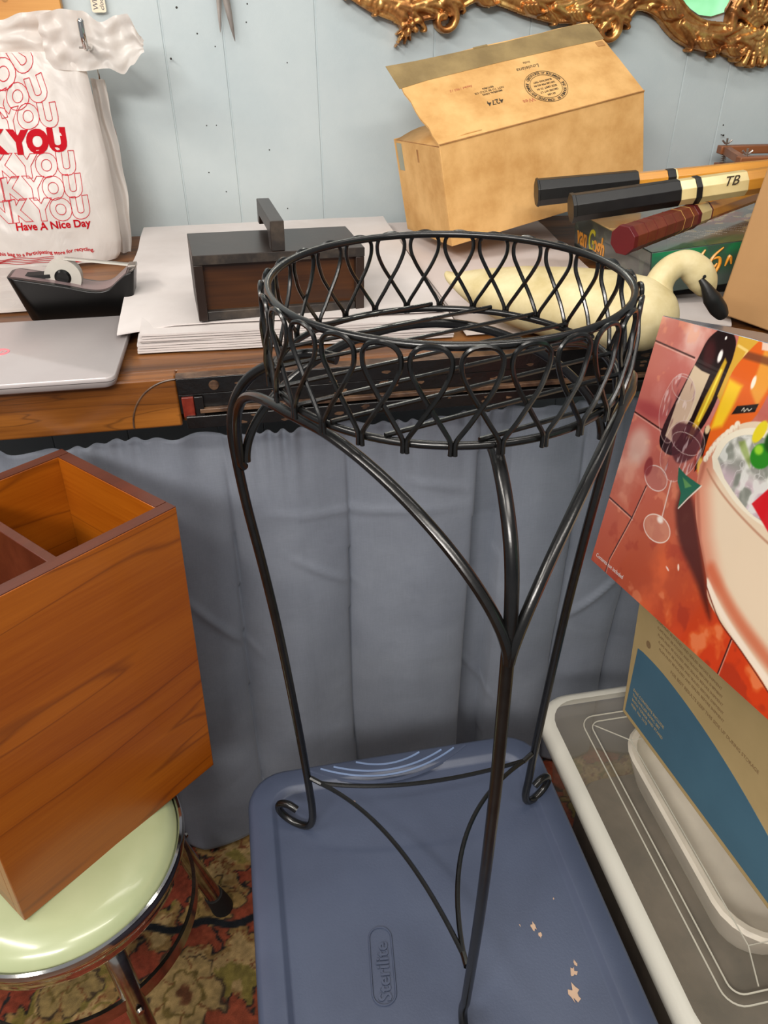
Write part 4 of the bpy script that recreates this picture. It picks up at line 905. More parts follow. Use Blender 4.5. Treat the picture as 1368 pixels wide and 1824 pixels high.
# ================================================================== CHILLER BOX WITH PICTURE
wn = thing('picture_box', 'large glossy box printed with wine glasses, bottles and a white ice bowl', 'box', (.2872, .8537, .7530), (radians(-13.17), radians(-10.4), radians(-76.38)))
WW, WH, WD = .45, .336, .15
mb = MB(); mb.box((0, 0, 0), (WW, WD, WH)); wcb = obj('carton', mb, mottled('blue_grey_carton', (84, 92, 108), (104, 112, 126), .25, scale=10, coat=.3), wn, bevel=.0012)
def art_wine(X, Y):
    n = vnoise(X, Y, 14, 41, 5); n2 = vnoise(X, Y, 34, 42, 4); n3 = vnoise(X, Y, 8, 43, 3)
    C = np.zeros(X.shape + (3,)) + np.array([196, 118, 104]) / 255.
    C = over(C, (232, 192, 178), sst(n, .40, .62) * .85); C = over(C, (184, 92, 86), (1 - sst(n3, .30, .52)) * .6); C = over(C, (238, 206, 194), sst(Y, .27, .33) * (1 - sst(X, .06, .12)) * sst(n, .3, .6) * .7)
    dn = np.clip((X * .55 + (WH - Y) - .16) / .20, 0, 1)
    C = over(C, (176, 72, 38), dn); C = over(C, (206, 92, 48), dn * sst(n, .5, .7)); C = over(C, (204, 62, 26), sst(X * .9 + (WH - Y), .42, .56)); C = over(C, (226, 110, 52), sst(X * .9 + (WH - Y), .40, .52) * sst(n2, .56, .72) * .7)
    C = over(C, (150, 46, 30), dn * (1 - sst(n2, .3, .42)) * .5); C = over(C, (238, 160, 120), sst(n2, .68, .76) * .35)
    C = over(C, (222, 190, 176), (1 - sst(np.hypot((X - .03) / .03, (Y - .175) / .03), .4, 1.1)) * .7); C = over(C, (150, 52, 60), (1 - sst(np.hypot((X - .03) / .05, (Y - .222) / .012), .3, 1.2)) * .6)
    # tile seams
    for pts in ([(0, .304), (.085, .299)], [(0, .212), (.075, .206)], [(0, .093), (.062, .088)], [(.0405, .0), (.040, .02), (.0606, .089), (.0695, .135)], [(.2826, .045), (.2817, -.01)]):
        C = over(C, (60, 26, 24), line(X, Y, pts, .0010)); C = over(C, (236, 206, 190), line(X, Y, [(a + .0015, b - .0022) for a, b in pts], .0006) * .6)
    # shadow of the bowl in the printed picture
    C = over(C, (66, 24, 18), polym(X, Y, spline2([(.130, .165), (.160, .150), (.190, .115), (.226, .072), (.245, .045), (.205, .072), (.160, .098), (.135, .13)], 5), .006) * .85)
    # dark wine bottle
    C = over(C, (24, 8, 12), polym(X, Y, spline2([(.112, .3365), (.098, .322), (.090, .295), (.079, .26), (.066, .205), (.078, .185), (.110, .19), (.138, .235), (.147, .29), (.146, .325), (.132, .338)], 5)))
    C = over(C, (70, 24, 28), ell(X, Y, .108, .308, .010, .016, 20, .5) * .8)
    C = over(C, (212, 190, 160), polym(X, Y, [(.089, .2915), (.104, .288), (.120, .2872), (.112, .235), (.098, .198), (.076, .202), (.078, .245)]))
    C = over(C, (206, 164, 40), polym(X, Y, [(.136, .309), (.141, .305), (.137, .262), (.124, .212), (.116, .212), (.124, .262)], .0015)); C = over(C, (240, 220, 70), line(X, Y, [(.136, .295), (.126, .235)], .0016))
    C = over(C, (250, 245, 240), ell(X, Y, .127, .309, .0035, .007, 0, .3)); C = over(C, (250, 245, 240), ell(X, Y, .127, .329, .0015, .002, 0, .3))
    # yellow bottle behind
    C = over(C, (214, 166, 58), polym(X, Y, [(.146, .338), (.186, .338), (.176, .312), (.165, .285), (.152, .262), (.143, .268), (.148, .31)])); C = over(C, (236, 204, 120), line(X, Y, [(.150, .325), (.166, .322), (.160, .300)], .0015))
    # orange bottle
    ob = polym(X, Y, spline2([(.180, .337), (.168, .322), (.154, .297), (.150, .262), (.144, .222), (.140, .195), (.150, .182), (.172, .205), (.190, .235), (.210, .265), (.216, .300), (.207, .326), (.200, .338)], 5))
    C = over(C, (222, 98, 30), ob); C = over(C, (244, 208, 40), ob * polym(X, Y, [(.153, .290), (.176, .287), (.172, .262), (.166, .240), (.150, .232), (.150, .262)], .004) * .9)
    C = over(C, (232, 168, 66), ob * polym(X, Y, [(.190, .330), (.207, .322), (.214, .296), (.206, .272), (.190, .285)], .003) * .8); C = over(C, (176, 40, 22), ob * (1 - sst(Y, .196, .214)))
    C = over(C, (110, 60, 40), ob * (1 - sst(np.abs(Y - .318), .002, .006)) * .8); C = over(C, (250, 235, 215), ell(X, Y, .190, .294, .003, .007, 0, .3)); C = over(C, (232, 200, 180), polym(X, Y, [(.182, .338), (.203, .338), (.200, .328), (.186, .327)]))
    C = over(C, (20, 14, 14), polym(X, Y, [(.174, .2555), (.206, .2665), (.2075, .2755), (.178, .2655)]));
    C = over(C, (230, 220, 200), line(X, Y, spline2([(.187, .263), (.189, .2665), (.191, .263), (.194, .267), (.197, .2655), (.200, .2685)], 4), .0005))
    C = over(C, (30, 16, 14), polym(X, Y, [(.140, .232), (.150, .232), (.152, .19), (.146, .18)])); C = over(C, (214, 190, 150), ell(X, Y, .145, .230, .004, .005, 0, .3)); C = over(C, (226, 176, 80), ell(X, Y, .152, .190, .005, .010, 20, .4))
    # glasses
    def glass(C, outline, rim, a=.35):
        m = polym(X, Y, outline); C = over(C, (150, 100, 104), m * a * .7); C = over(C, (236, 216, 216), m * sst(vnoise(X * 1.0, Y * .25, 260, 61, 2), .62, .75) * .55); C = over(C, (110, 60, 70), m * sst(vnoise(X, Y * .3, 200, 62, 2), .66, .8) * .4)
        C = over(C, (226, 204, 198), line(X, Y, outline + outline[:1], .00035, .0008) * .75); cx, cy, rx, ry, an = rim
        e = ell(X, Y, cx, cy, rx, ry, an, .03) * (1 - ell(X, Y, cx, cy, rx - .0008, ry - .0008, an, .03)); return over(C, (206, 184, 178), e * .8)
    C = glass(C, spline2([(.058, .268), (.050, .245), (.052, .222), (.068, .200), (.086, .196), (.100, .215), (.107, .240), (.106, .262), (.090, .276), (.070, .277), (.058, .268)], 4), (.082, .262, .024, .013, -8), .3)
    C = over(C, (60, 22, 30), polym(X, Y, spline2([(.085, .212), (.094, .224), (.128, .226), (.142, .216), (.138, .196), (.115, .180), (.098, .186)], 4), .002) * .85)
    C = glass(C, spline2([(.082, .214), (.077, .190), (.082, .170), (.100, .158), (.118, .158), (.138, .176), (.148, .200), (.146, .218), (.126, .229), (.100, .228), (.082, .214)], 4), (.117, .205, .028, .012, 0), .35)
    C = over(C, (230, 214, 206), line(X, Y, [(.1125, .157), (.117, .110)], .0010) * .8); C = over(C, (160, 100, 80), line(X, Y, [(.1145, .157), (.119, .110)], .0006) * .7)
    e = ell(X, Y, .1135, .096, .0275, .0165, 4, .03); C = over(C, (214, 170, 150), e * .45); C = over(C, (236, 216, 204), e * (1 - ell(X, Y, .1135, .096, .0262, .0152, 4, .03))); C = over(C, (240, 226, 216), ell(X, Y, .115, .108, .006, .004, 0, .5))
    e = ell(X, Y, .083, .150, .024, .015, 0, .03); C = over(C, (170, 110, 106), e * .5); C = over(C, (226, 204, 196), e * (1 - ell(X, Y, .083, .150, .0228, .0138, 0, .03))); C = over(C, (120, 30, 34), ell(X, Y, .062, .158, .008, .012, 0, .2) * .7)
    # bowl
    bowl = polym(X, Y, spline2([(.156, .205), (.162, .222), (.178, .240), (.205, .256), (.240, .262), (.30, .262), (.38, .25), (.46, .24), (.46, .0), (.40, -.01), (.349, .024), (.300, .040), (.258, .052), (.232, .064), (.222, .080), (.212, .092), (.188, .118), (.170, .140), (.158, .165), (.152, .19)], 5), .0006)
    C = over(C, (226, 204, 176), bowl); C = over(C, (238, 220, 192), bowl * sst(n3, .4, .6) * .5)
    dl = np.minimum(np.minimum(segd(X, Y, .157, .21, .160, .165), segd(X, Y, .160, .165, .190, .115)), segd(X, Y, .190, .115, .222, .080))
    C = over(C, (208, 126, 98), bowl * (1 - sst(dl, .002, .034)) * .8); C = over(C, (150, 74, 56), bowl * (1 - sst(dl, .0, .006)) * .5)
    dr = np.full(X.shape, 9.); rr_ = spline2([(.222, .094), (.270, .070), (.33, .052), (.45, .024)], 5)
    for (a_, b_), (c_, d_) in zip(rr_[:-1], rr_[1:]): dr = np.minimum(dr, segd(X, Y, a_, b_, c_, d_))
    C = over(C, (200, 92, 58), bowl * (1 - sst(dr, .001, .014)) * .75)
    for k in range(9):
        q_ = k / 8; C = over(C, (240, 226, 204), ell(X, Y, .1575 + .030 * q_ ** 1.4, .200 + .048 * q_, .0042, .0038, 30, .25)); C = over(C, (196, 150, 126), ell(X, Y, .1605 + .030 * q_ ** 1.4, .1975 + .048 * q_, .0012, .003, 30, .6) * .5)
    C = over(C, (244, 226, 206), bowl * line(X, Y, spline2([(.222, .079), (.262, .058), (.33, .036), (.42, .012)], 5), .004, .002)); C = over(C, (110, 40, 26), line(X, Y, spline2([(.222, .076), (.258, .0515), (.30, .0395), (.349, .0235), (.42, .0)], 5), .0008))
    C = over(C, (176, 120, 92), bowl * line(X, Y, spline2([(.165, .190), (.180, .182), (.205, .172), (.24, .162), (.29, .152), (.36, .145), (.45, .14)], 5), .0012, .0012) * .8)
    # inner bowl with ice
    ins = polym(X, Y, spline2([(.166, .205), (.172, .226), (.195, .245), (.23, .254), (.30, .252), (.40, .24), (.45, .20), (.40, .175), (.30, .168), (.262, .166), (.225, .172), (.195, .184), (.174, .194)], 5), .0006)
    C = over(C, (236, 226, 204), ins)
    ice = polym(X, Y, spline2([(.176, .206), (.184, .228), (.21, .243), (.25, .245), (.33, .235), (.40, .21), (.36, .185), (.29, .172), (.255, .170), (.225, .178), (.196, .190)], 5), .0006)
    C = over(C, (150, 150, 142), ice); v1 = vnoise(X, Y, 90, 51, 2); v2 = vnoise(X, Y, 60, 52, 2)
    C = over(C, (198, 198, 190), ice * sst(v1, .38, .60)); C = over(C, (206, 178, 190), ice * (1 - sst(Y, .190, .212)) * sst(v2, .25, .55) * .8); C = over(C, (122, 126, 116), ice * (1 - sst(v2, .26, .42)) * .7); C = over(C, (226, 226, 220), ice * sst(v1, .58, .72) * .8); C = over(C, (232, 230, 228), ice * (1 - sst(np.abs(v2 - .5), .006, .02)) * .5)
    C = over(C, (120, 146, 44), polym(X, Y, [(.198, .232), (.206, .224), (.226, .212), (.222, .222), (.206, .236)], .002) * .6)
    C = over(C, (44, 132, 34), ell(X, Y, .235, .228, .015, .013, 20, .1)); C = over(C, (150, 206, 50), ell(X, Y, .229, .233, .006, .005, 0, .4)); C = over(C, (226, 206, 40), ell(X, Y, .222, .250, .007, .013, -20, .15)); C = over(C, (30, 74, 26), ell(X, Y, .245, .246, .013, .012, 0, .2))
    C = over(C, (206, 24, 34), polym(X, Y, [(.245, .180), (.262, .206), (.276, .214), (.33, .20), (.33, .165), (.28, .162)], .001))
    # torn green scrap and caption
    C = over(C, (34, 96, 74), polym(X, Y, [(.1175, .1765), (.135, .172), (.164, .1700), (.149, .150), (.139, .133), (.136, .150), (.124, .160)], .0005)); C = over(C, (90, 140, 80), polym(X, Y, [(.130, .168), (.150, .164), (.140, .158)], .001)); C = over(C, (220, 214, 200), line(X, Y, [(.140, .133), (.150, .149), (.165, .1700)], .0009))
    C = over(C, (236, 200, 186), ell(X, Y, .155, .062, .004, .0012, -20, .3)); C = over(C, (240, 210, 190), ell(X, Y, .172, .072, .0015, .004, 30, .3))
    return C
wa = painted('picture_print', WW - .0015, WH - .0015, 560, 420, art_wine, attr_mat('glossy_picture_print', .22, .35), wn, lambda x, y: (x + .0007, -.0005, y + .0007))
t = text_mb('Contents not included', .0078, .0001); t.xf(Matrix.Translation((.010, -.0009, .0105)) @ Matrix.Rotation(pi/2, 4, 'X')); obj('caption', t, MT['paper'], wcb, smooth=False)

# ================================================================== THINGS ON THE WALL
pb = tthing('wooden_board', 'honey coloured pine board fixed on the wall above the shopping bag', 'board', -.75, 1.789, 1.366)
mb = MB(); mb.box((0, -.001, 0), (.457, .0205, .26)); obj('plank', mb, MT['pine'], pb, bevel=.002)
for x, z in ((.415, .020), (.36, .045)):
    mb = MB(); mb.lathe([(0, .0004), (.006, .0004)], 20); mb.xf(Matrix.Translation((x, -.0011, z)) @ Matrix.Rotation(pi/2, 4, 'X')); obj('knot', mb, MT['card_in'], pb)
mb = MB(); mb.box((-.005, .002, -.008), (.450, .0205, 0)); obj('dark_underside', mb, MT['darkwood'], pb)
# price tag
tg = tthing('price_tag', 'small cream tag with pencil writing hanging above the bag', 'tag', -.2275, 1.799, 1.388)
mb = MB(); mb.prism(rrect(.026, .07, .004, 4), 0, .0008, lambda x, y, z: (x - .013, -z, y)); tgo = obj('card', mb, MT['tag'], tg)
for s_, x, sz in (('WH', -.001, .013), ('clock', .0095, .011)):
    t = text_mb(s_, sz, .0001, 0, shear=.15); t.xf(Matrix.Translation((x, -.0012, .0035)) @ Matrix.Rotation(pi/2, 4, 'X') @ Matrix.Rotation(pi/2, 4, 'Z')); obj('handwriting', t, MT['pencil'], tgo, smooth=False)
mb = MB(); mb.tube([(0, -.0005, .064), (.002, .003, .10), (0, .009, .13)], .0005, 5); obj('string', mb, MT['paper'], tg)
# scissors
sc_ = tthing('scissors', 'long steel scissors hanging point down on the wall', 'scissors', .004, 1.792, 1.40)
for tip, top, r_ in (((-.011, 0, -.046), (-.004, 0, .06), .0058), ((.0155, -.002, -.061), (-.001, -.002, .06), .0075)):
    mb = MB(); Pt, Tp = Vector(tip), Vector(top); 
    mb.tube([Tp.lerp(Pt, f) for f in (0, .3, .6, .8, .95, 1)], [r_, r_ * 1.05, r_ * .85, r_ * .55, r_ * .22, r_ * .08], 8, flat=.25, upv=(0, 1, 0)); obj('blade', mb, MT['steel'], sc_)
for sx in (-1, 1):
    mb = MB(); mb.tube([(sx * .02 + .016 * cos(a), 0, .13 + .03 * sin(a)) for a in [2*pi*k/24 for k in range(24)]], .0045, 8, True); mb.tube([(sx * .003, 0, .06), (sx * .010, 0, .085), (sx * .014, 0, .103)], .0045, 8); obj('handle', mb, MT['beak'], sc_)
mb = MB(); mb.lathe([(0, .004), (.005, .003), (.006, 0)], 14); mb.xf(Matrix.Translation((0, -.003, .062)) @ Matrix.Rotation(pi/2, 4, 'X')); obj('pivot_screw', mb, MT['steel'], sc_)
mb = MB(); mb.tube([(0, .019, .150), (0, -.006, .150), (0, -.009, .156)], .0018, 7); obj('wall_peg', mb, MT['nail'], sc_)
# hook + utensil
hk = tthing('wall_hook', 'chrome wall hook with an upturned tip holding the shopping bag', 'hook', -.236, 1.81, 1.340)
mb = MB(); mb.tube(crom([(0, -.001, 0), (0, -.10, -.001), (0, -.19, -.002), (0, -.206, .004), (0, -.212, .018), (0, -.211, .036)], 6), .0056, 12); mb.lathe([(0, .006), (.0036, .005), (.0056, .002), (.0056, 0)], 12, (0, -.211, .036)); obj('rod', mb, MT['chrome'], hk)
mb = MB(); mb.box((-.012, -.003, -.02), (.012, -.0002, .02)); obj('back_plate', mb, MT['chrome_worn'], hk, bevel=.001)
mb = MB(); mb.tube([(-.011, -.205, -.001), (.008, -.205, -.001)], .0016, 8); obj('cross_pin', mb, MT['steel'], hk)
ut = tthing('letter_opener', 'shiny narrow steel utensil hanging behind the shopping bag', 'utensil', -.2335, 1.735, 1.232)
mb = MB(); mb.tube([(-.008, 0, .06), (-.0085, 0, .03), (-.011, 0, -.005)], .0022, 8); obj('shank', mb, MT['chrome'], ut)
mb = MB(); mb.tube(crom([(-.010, 0, -.004), (-.004, 0, -.03), (-.001, 0, -.06), (.0, 0, -.09), (-.001, 0, -.118)], 4), [.003, .004, .006, .008, .0088, .009, .0088, .0085, .008, .0075, .0065, .006, .0055, .0055, .005, .005, .0045][:17], 8, flat=.35, upv=(0, 1, 0)); obj('blade', mb, MT['chrome'], ut)
mb = MB(); mb.tube([(-.008, 0, .058), (-.008, .002, .075), (0, .06, .088), (.0, .105, .092)], .0009, 6); obj('hanging_wire', mb, MT['chrome_worn'], ut)
# two nails
nl = MB(); nl.lathe([(0, -.0012), (.0021, -.001), (.0021, 0), (.0008, 0), (.0008, .012)], 12)
for i, (s, z, lab) in enumerate(((-.108, 1.311, 'small nail in the wall below and right of the price tag'), (1.114, 1.140, 'small nail with a hanging thread in the wall above the racket press'))):
    n_ = MB(); n_.v = list(nl.v); n_.f = list(nl.f); o = obj('nail', n_.xf(Matrix.Rotation(-pi/2, 4, 'X')), MT['nail']); o.location = TF(s, 1.799, z); o.rotation_euler = (0, 0, YAW); tag(o, lab, 'nail')

# ================================================================== SHOPPING BAG
bg_ = tthing('shopping_bag', 'white plastic bag printed THANK YOU in red, hanging from the chrome hook', 'bag', -.40, 1.62, .987)
HX = .164
def edge(z):     # half-width right side at local height
    pts = [(0, .150), (.008, .157), (.03, .162), (.08, .163), (.17, .161), (.25, .154), (.30, .150), (.33, .146), (.36, .15)]
    for (a, b), (c, e_) in zip(pts[:-1], pts[1:]):
        if a <= z <= c: f = (z - a) / (c - a); return b + (e_ - b) * f
    return pts[-1][1]
def bagp(x, z, side=-1, off=0.0):
    e_ = edge(z); u = max(-1, min(1, x / e_))
    bul = sqrt(max(0, 1 - abs(u) ** 2.6)) * (.034 * math.exp(-((z - .10) / .16) ** 2) + .012)
    wr = .0035 * NZ(x * 22, z * 13, 2.2) + .004 * (abs(NZ(x * 14 + z * 8, z * 9 - x * 4, 8.8)) - .2) + .0018 * NZ(x * 50 + z * 30, z * 34, 5.1) + .003 * max(0, z - .22) / .1 * NZ(x * 45, z * 8, 9)
    lean = .22 * z
    return (x, side * bul + lean - .02 + (wr if side < 0 else -wr) * sqrt(max(0, 1 - abs(u) ** 4)) + side * off, z)
mb = MB(); mb.grid(90, 100, lambda u, v: bagp((2 * u - 1) * edge(v * .345), v * .345, -1)); n0 = len(mb.v)
mb.grid(90, 100, lambda u, v: bagp((1 - 2 * u) * edge(v * .345), v * .345, 1)); obj('bag_body', mb, MT['bag'], bg_, angle=180)
# gathered back gusset seen past the right edge
mb = MB(); mb.grid(24, 60, lambda u, v: (.145 + u * (.024 + .02 * sin(v * 3) * (1 - v)) + .0012 * sin(v * 22), .02 + .22 * v * .33 + .006 * sin(u * 9 + v * 7) + .015 * u, -.001 + .30 * v - u * .004)); obj('side_gusset', mb, MT['bag'], bg_, angle=180)
def ruffle(x0, x1, zlo, zhi, seed, amp=.008, nx=70, nz=36, ybase=.045):
    def f(u, v):
        x = x0 + (x1 - x0) * u; z = zlo(u) + (zhi(u) - zlo(u)) * v
        return (x + .003 * NZ(v * 6, u * 5, seed), ybase + .03 * (z - .3) / .1 * 0 + amp * sin(u * 21 + seed + 1.5 * v) * (.35 + .65 * v) + amp * 1.2 * NZ(u * 7, v * 5, seed), z)
    m_ = MB(); m_.grid(nx, nz, f); return m_
def itp(pts):
    def g(u):
        for (a, b), (c, e_) in zip(pts[:-1], pts[1:]):
            if a <= u <= c: f = (u - a) / (c - a); f = f*f*(3-2*f); return b + (e_ - b) * f
        return pts[-1][1]
    return g
obj('bag_mouth', ruffle(-.17, .142, itp([(0, .33), (.5, .335), (.8, .32), (1, .31)]), itp([(0, .40), (.3, .398), (.48, .388), (.6, .392), (.74, .403), (.86, .406), (1, .402)]), 1, .007, ybase=.052), MT['bag'], bg_, angle=180)
obj('handle', ruffle(.085, .256, itp([(0, .318), (.35, .314), (.6, .318), (.75, .308), (.85, .322), (1, .342)]), itp([(0, .400), (.25, .408), (.42, .405), (.62, .388), (.78, .398), (.9, .400), (1, .366)]), 2.6, .006, ybase=.034), MT['bag'], bg_, angle=180)
obj('handle', ruffle(-.27, -.12, itp([(0, .33), (1, .31)]), itp([(0, .36), (.3, .40), (1, .405)]), 5.1, .007, ybase=.036), MT['bag'], bg_, angle=180)
def bagtext(s, size, x, z, kind='out', sx=1.0, bend=None, bold=0.0, nm='red_lettering', sp=1.0):
    t = text_mb(s, size, 0, bold, .00055 if kind == 'out' else 0, 'RIGHT', resolution=4, space=sp)
    def mp(a, b, c):
        a *= sx; X, Z = x + a, z + b
        if bend: X, Z = bend(X, Z, a, b)
        Z = max(.001, min(.344, Z)); X = max(-.152, X) if X > -.3 else X
        p = bagp(X, Z, -1, .0009); return (p[0], p[1] + (c * .4 if kind == 'out' else 0), p[2])
    # drop parts beyond the bag's left edge
    keep = [tuple(f) for f in t.f if min(t.v[i][0] * sx + x for i in f) > -.150]
    t.f = keep; mapmb(t, mp); return obj(nm, t, MT['bag_red_line'] if kind == 'out' else MT['bag_red'], bg_, smooth=False)
SZ = .0475
rows = [(.119, .0825, 'out'), (.1125, .1185, 'out'), (.107, .1550, 'out'), (.098, .1925, 'fill'), (.090, .2270, 'out'), (.080, .2500, 'out'), (.066, .2740, 'out')]
TILT = [0, 0, 0, .002, .008, .030, .060]
for i, (x, z, k) in enumerate(rows):
    amp = max(0, i - 4) * .5
    def bend(X, Z, a, b, i=i, amp=amp):
        if i < 4: return X, Z + .0012 * sin(X * 60 + i)
        f = max(0, 1 + a / .085)
        return X - TILT[i] * .25 * (b / .035), Z + TILT[i] * f ** 1.2 + .002 * sin(X * 80 + i)
    bagtext('THANK YOU', SZ, x, z, k, .92, bend, sp=1.03, bold=.0034 if k == 'fill' else .0031)
bagtext('Have A Nice Day', .0185, .116, .0655, 'fill', 1.0, None, .0005)
bagtext('Return this bag to a Participating store for recycling.', .0090, .114, .0215, 'fill', 1.05, lambda X, Z, a, b: (X, Z + .0015 * sin(X * 90)), .0002)
mb = MB(); mb.grid(20, 3, lambda u, v: bagp(.043 + .063 * u, .0010 + .0035 * v + .002, -1, .0010)); obj('red_bar', mb, MT['bag_red'], bg_)
for k in range(4):
    mb = MB(); mb.tube([bagp(-.10 + .14 * f - .0, .0165 - k * .0032 + .003 * sin(f * 14 + k) * (1 - f), -1, .001) for f in [i / 40 for i in range(41)]], .00055, 4); obj('red_wave_line', mb, MT['bag_red'], bg_)

# ================================================================== GILT MIRROR
mr = tthing('mirror', 'large ornate antique gold framed wall mirror hanging above the cardboard box', 'mirror', 1.15, 1.795, 1.90)
MC = (1.15, 1.90)
strokes = []
def add_stroke(pts, r0, r1=None, h=1.0, peak=None, k=5, mirror=True):
    q = spline2(pts, k); n = len(q); r1 = r0 if r1 is None else r1
    for i in range(n):
        f = i / (n - 1)
        r = r0 + (r1 - r0) * f if peak is None else (r0 * (1 - f) + r1 * f) * (.35 + .65 * sin(pi * min(1, f * 1.0)) ** .7) + (peak - max(r0, r1)) * sin(pi * f)
        strokes.append((q[i][0], q[i][1], max(r, .0012), h))
low = [(.20, 1.52), (.235, 1.455), (.285, 1.418), (.33, 1.400), (.365, 1.392), (.40, 1.398), (.445, 1.405), (.50, 1.428), (.56, 1.420), (.62, 1.402), (.68, 1.390), (.735, 1.390), (.775, 1.380), (.812, 1.385), (.835, 1.408), (.870, 1.410), (.915, 1.392), (.955, 1.360), (1.00, 1.340), (1.05, 1.334), (1.15, 1.325)]
add_stroke(low, .024, .026, 1.0, k=12)
def offs(pts, d):
    q = spline2(pts, 4); o = []
    for i in range(1, len(q) - 1):
        dx_, dy_ = q[i+1][0] - q[i-1][0], q[i+1][1] - q[i-1][1]; L = math.hypot(dx_, dy_); o.append((q[i][0] - dy_ / L * d, q[i][1] + dx_ / L * d))
    return o
add_stroke(offs(low, .024), .0045, .0045, 1.2, k=3); add_stroke(offs(low, -.024), .0050, .0050, 1.15, k=3)
add_stroke([(.28, 1.405), (.33, 1.392), (.352, 1.378)], .012, .014, 1.25)
def scroll(cx, cy, R, turns, a0, r0=.009, r1=.004, d=1, h=1.35):
    pts = []
    for i in range(26):
        f = i / 25; a = a0 + d * 2 * pi * turns * f; R_ = R * (1 - f) ** .9 + .003; pts.append((cx + R_ * cos(a), cy + R_ * sin(a)))
    add_stroke(pts, r0, r1, h, k=2)
scroll(.438, 1.372, .026, 1.2, radians(100), d=-1); scroll(.788, 1.352, .028, 1.25, radians(120), .010, .004, d=-1); scroll(.805, 1.392, .020, 1.1, radians(-60), .007, .003, d=1); scroll(1.090, 1.392, .020, 1.2, radians(200), .006, .003, d=1)
# flower and leaf drop at lower left
for k in range(6):
    a = radians(60 * k + 15); add_stroke([(.368 + .004 * cos(a), 1.366 + .004 * sin(a)), (.368 + .016 * cos(a), 1.366 + .016 * sin(a))], .0045, .0065, 1.4, k=3)
strokes.append((.368, 1.366, .0055, 1.9))
for a, L in ((-125, .042), (-100, .030), (-75, .025), (165, .028), (-150, .026), (-20, .022)):
    A = radians(a); add_stroke([(.364, 1.360), (.364 + L * .5 * cos(A), 1.360 + L * .5 * sin(A)), (.364 + L * cos(A), 1.360 + L * sin(A))], .007, .0015, 1.2, k=4)
# acanthus ribs fanned along the rail
ql = spline2(low, 10)
for i in range(2, len(ql) - 2, 8):
    x, y = ql[i]; dx_, dy_ = ql[i+1][0] - ql[i-1][0], ql[i+1][1] - ql[i-1][1]; L = math.hypot(dx_, dy_); tx, ty = dx_ / L, dy_ / L; nx_, ny_ = -ty, tx
    dirn = 1 if (x < .50 or (.62 < x < .80) or x > .93) else -1
    for sgn in (-1, 1):
        for m_, (l, wd_, lift) in enumerate(((.050, .022, 1.30), (.040, .011, 1.40))):
            l *= (1 + .25 * sin(i * 1.7 + m_)); P0 = (x, y)
            P = lambda f, w_: (x + tx * l * f * dirn + nx_ * sgn * w_, y + ty * l * f * dirn + ny_ * sgn * w_)
            add_stroke([P(0, .001), P(.5, wd_ * .35), P(.9, wd_ * .8), P(1.05, wd_ * 1.15), P(.95, wd_ * 1.3)], .0072, .0026, lift, k=7)
for (a, b) in ((.50, 1.40), (.60, 1.385), (.70, 1.372), (.90, 1.375), (.99, 1.318), (1.06, 1.305)):
    for k in range(4): add_stroke([(a + .008 * k, b + .010), (a + .012 + .008 * k, b - .004), (a + .030 + .007 * k, b - .010 + .003 * k)], .0045, .0012, 1.62, k=5)
# shell at the centre bottom
for k in range(9):
    a = radians(-160 + k * 17.5); cx, cy = 1.135, 1.345
    add_stroke([(cx, cy), (cx + .035 * cos(a), cy + .035 * sin(a)), (cx + .068 * cos(a), cy + .062 * sin(a))], .004, .0085, 1.3, k=4)
for k in range(5): add_stroke([(1.00 + k * .018, 1.352 - k * .004), (1.02 + k * .018, 1.332 - k * .006), (1.035 + k * .018, 1.308 - k * .003)], .007, .003, 1.15, k=4)
for k in range(7):
    a = radians(30 + k * 20); add_stroke([(1.125, 1.352), (1.125 + .03 * cos(a), 1.352 + .03 * sin(a)), (1.125 + .060 * cos(a), 1.352 + .058 * sin(a))], .004, .0085, 1.3, k=4)
add_stroke([(1.072, 1.352), (1.070, 1.375), (1.078, 1.398), (1.095, 1.415)], .010, .010, 1.2, k=8)
# upper part: side stiles, top rail, simple scrolls (outside the photograph)
side = [(.20, 1.52), (.175, 1.62), (.19, 1.75), (.165, 1.90), (.19, 2.05), (.175, 2.18), (.21, 2.29), (.30, 2.36), (.45, 2.38), (.60, 2.41), (.80, 2.40), (.95, 2.43), (1.15, 2.47)]
add_stroke(side, .028, .030, 1.0, k=10)
NXg, NZg = 620, 150
def hfield(x0, x1, z0, z1, nx, nz, st):
    xs = np.linspace(x0, x1, nx); zs = np.linspace(z0, z1, nz); X, Z = np.meshgrid(xs, zs); Hh = np.zeros(X.shape); dx = xs[1] - xs[0]; dz = zs[1] - zs[0]
    for (cx, cy, r, h) in st:
        i0, i1 = int((cx - r - x0) / dx), int((cx + r - x0) / dx) + 2; j0, j1 = int((cy - r - z0) / dz), int((cy + r - z0) / dz) + 2
        i0, j0 = max(i0, 0), max(j0, 0); i1, j1 = min(i1, nx), min(j1, nz)
        if i0 >= i1 or j0 >= j1: continue
        xx = X[j0:j1, i0:i1] - cx; zz = Z[j0:j1, i0:i1] - cy; q = np.clip(1 - (xx*xx + zz*zz) / (r*r), 0, 1)
        v = np.sqrt(q) * (np.minimum(r * .8, .011)) + .034 * (h - 1) * (q > 0) ; Hh[j0:j1, i0:i1] = np.maximum(Hh[j0:j1, i0:i1], v)
    return X, Z, Hh
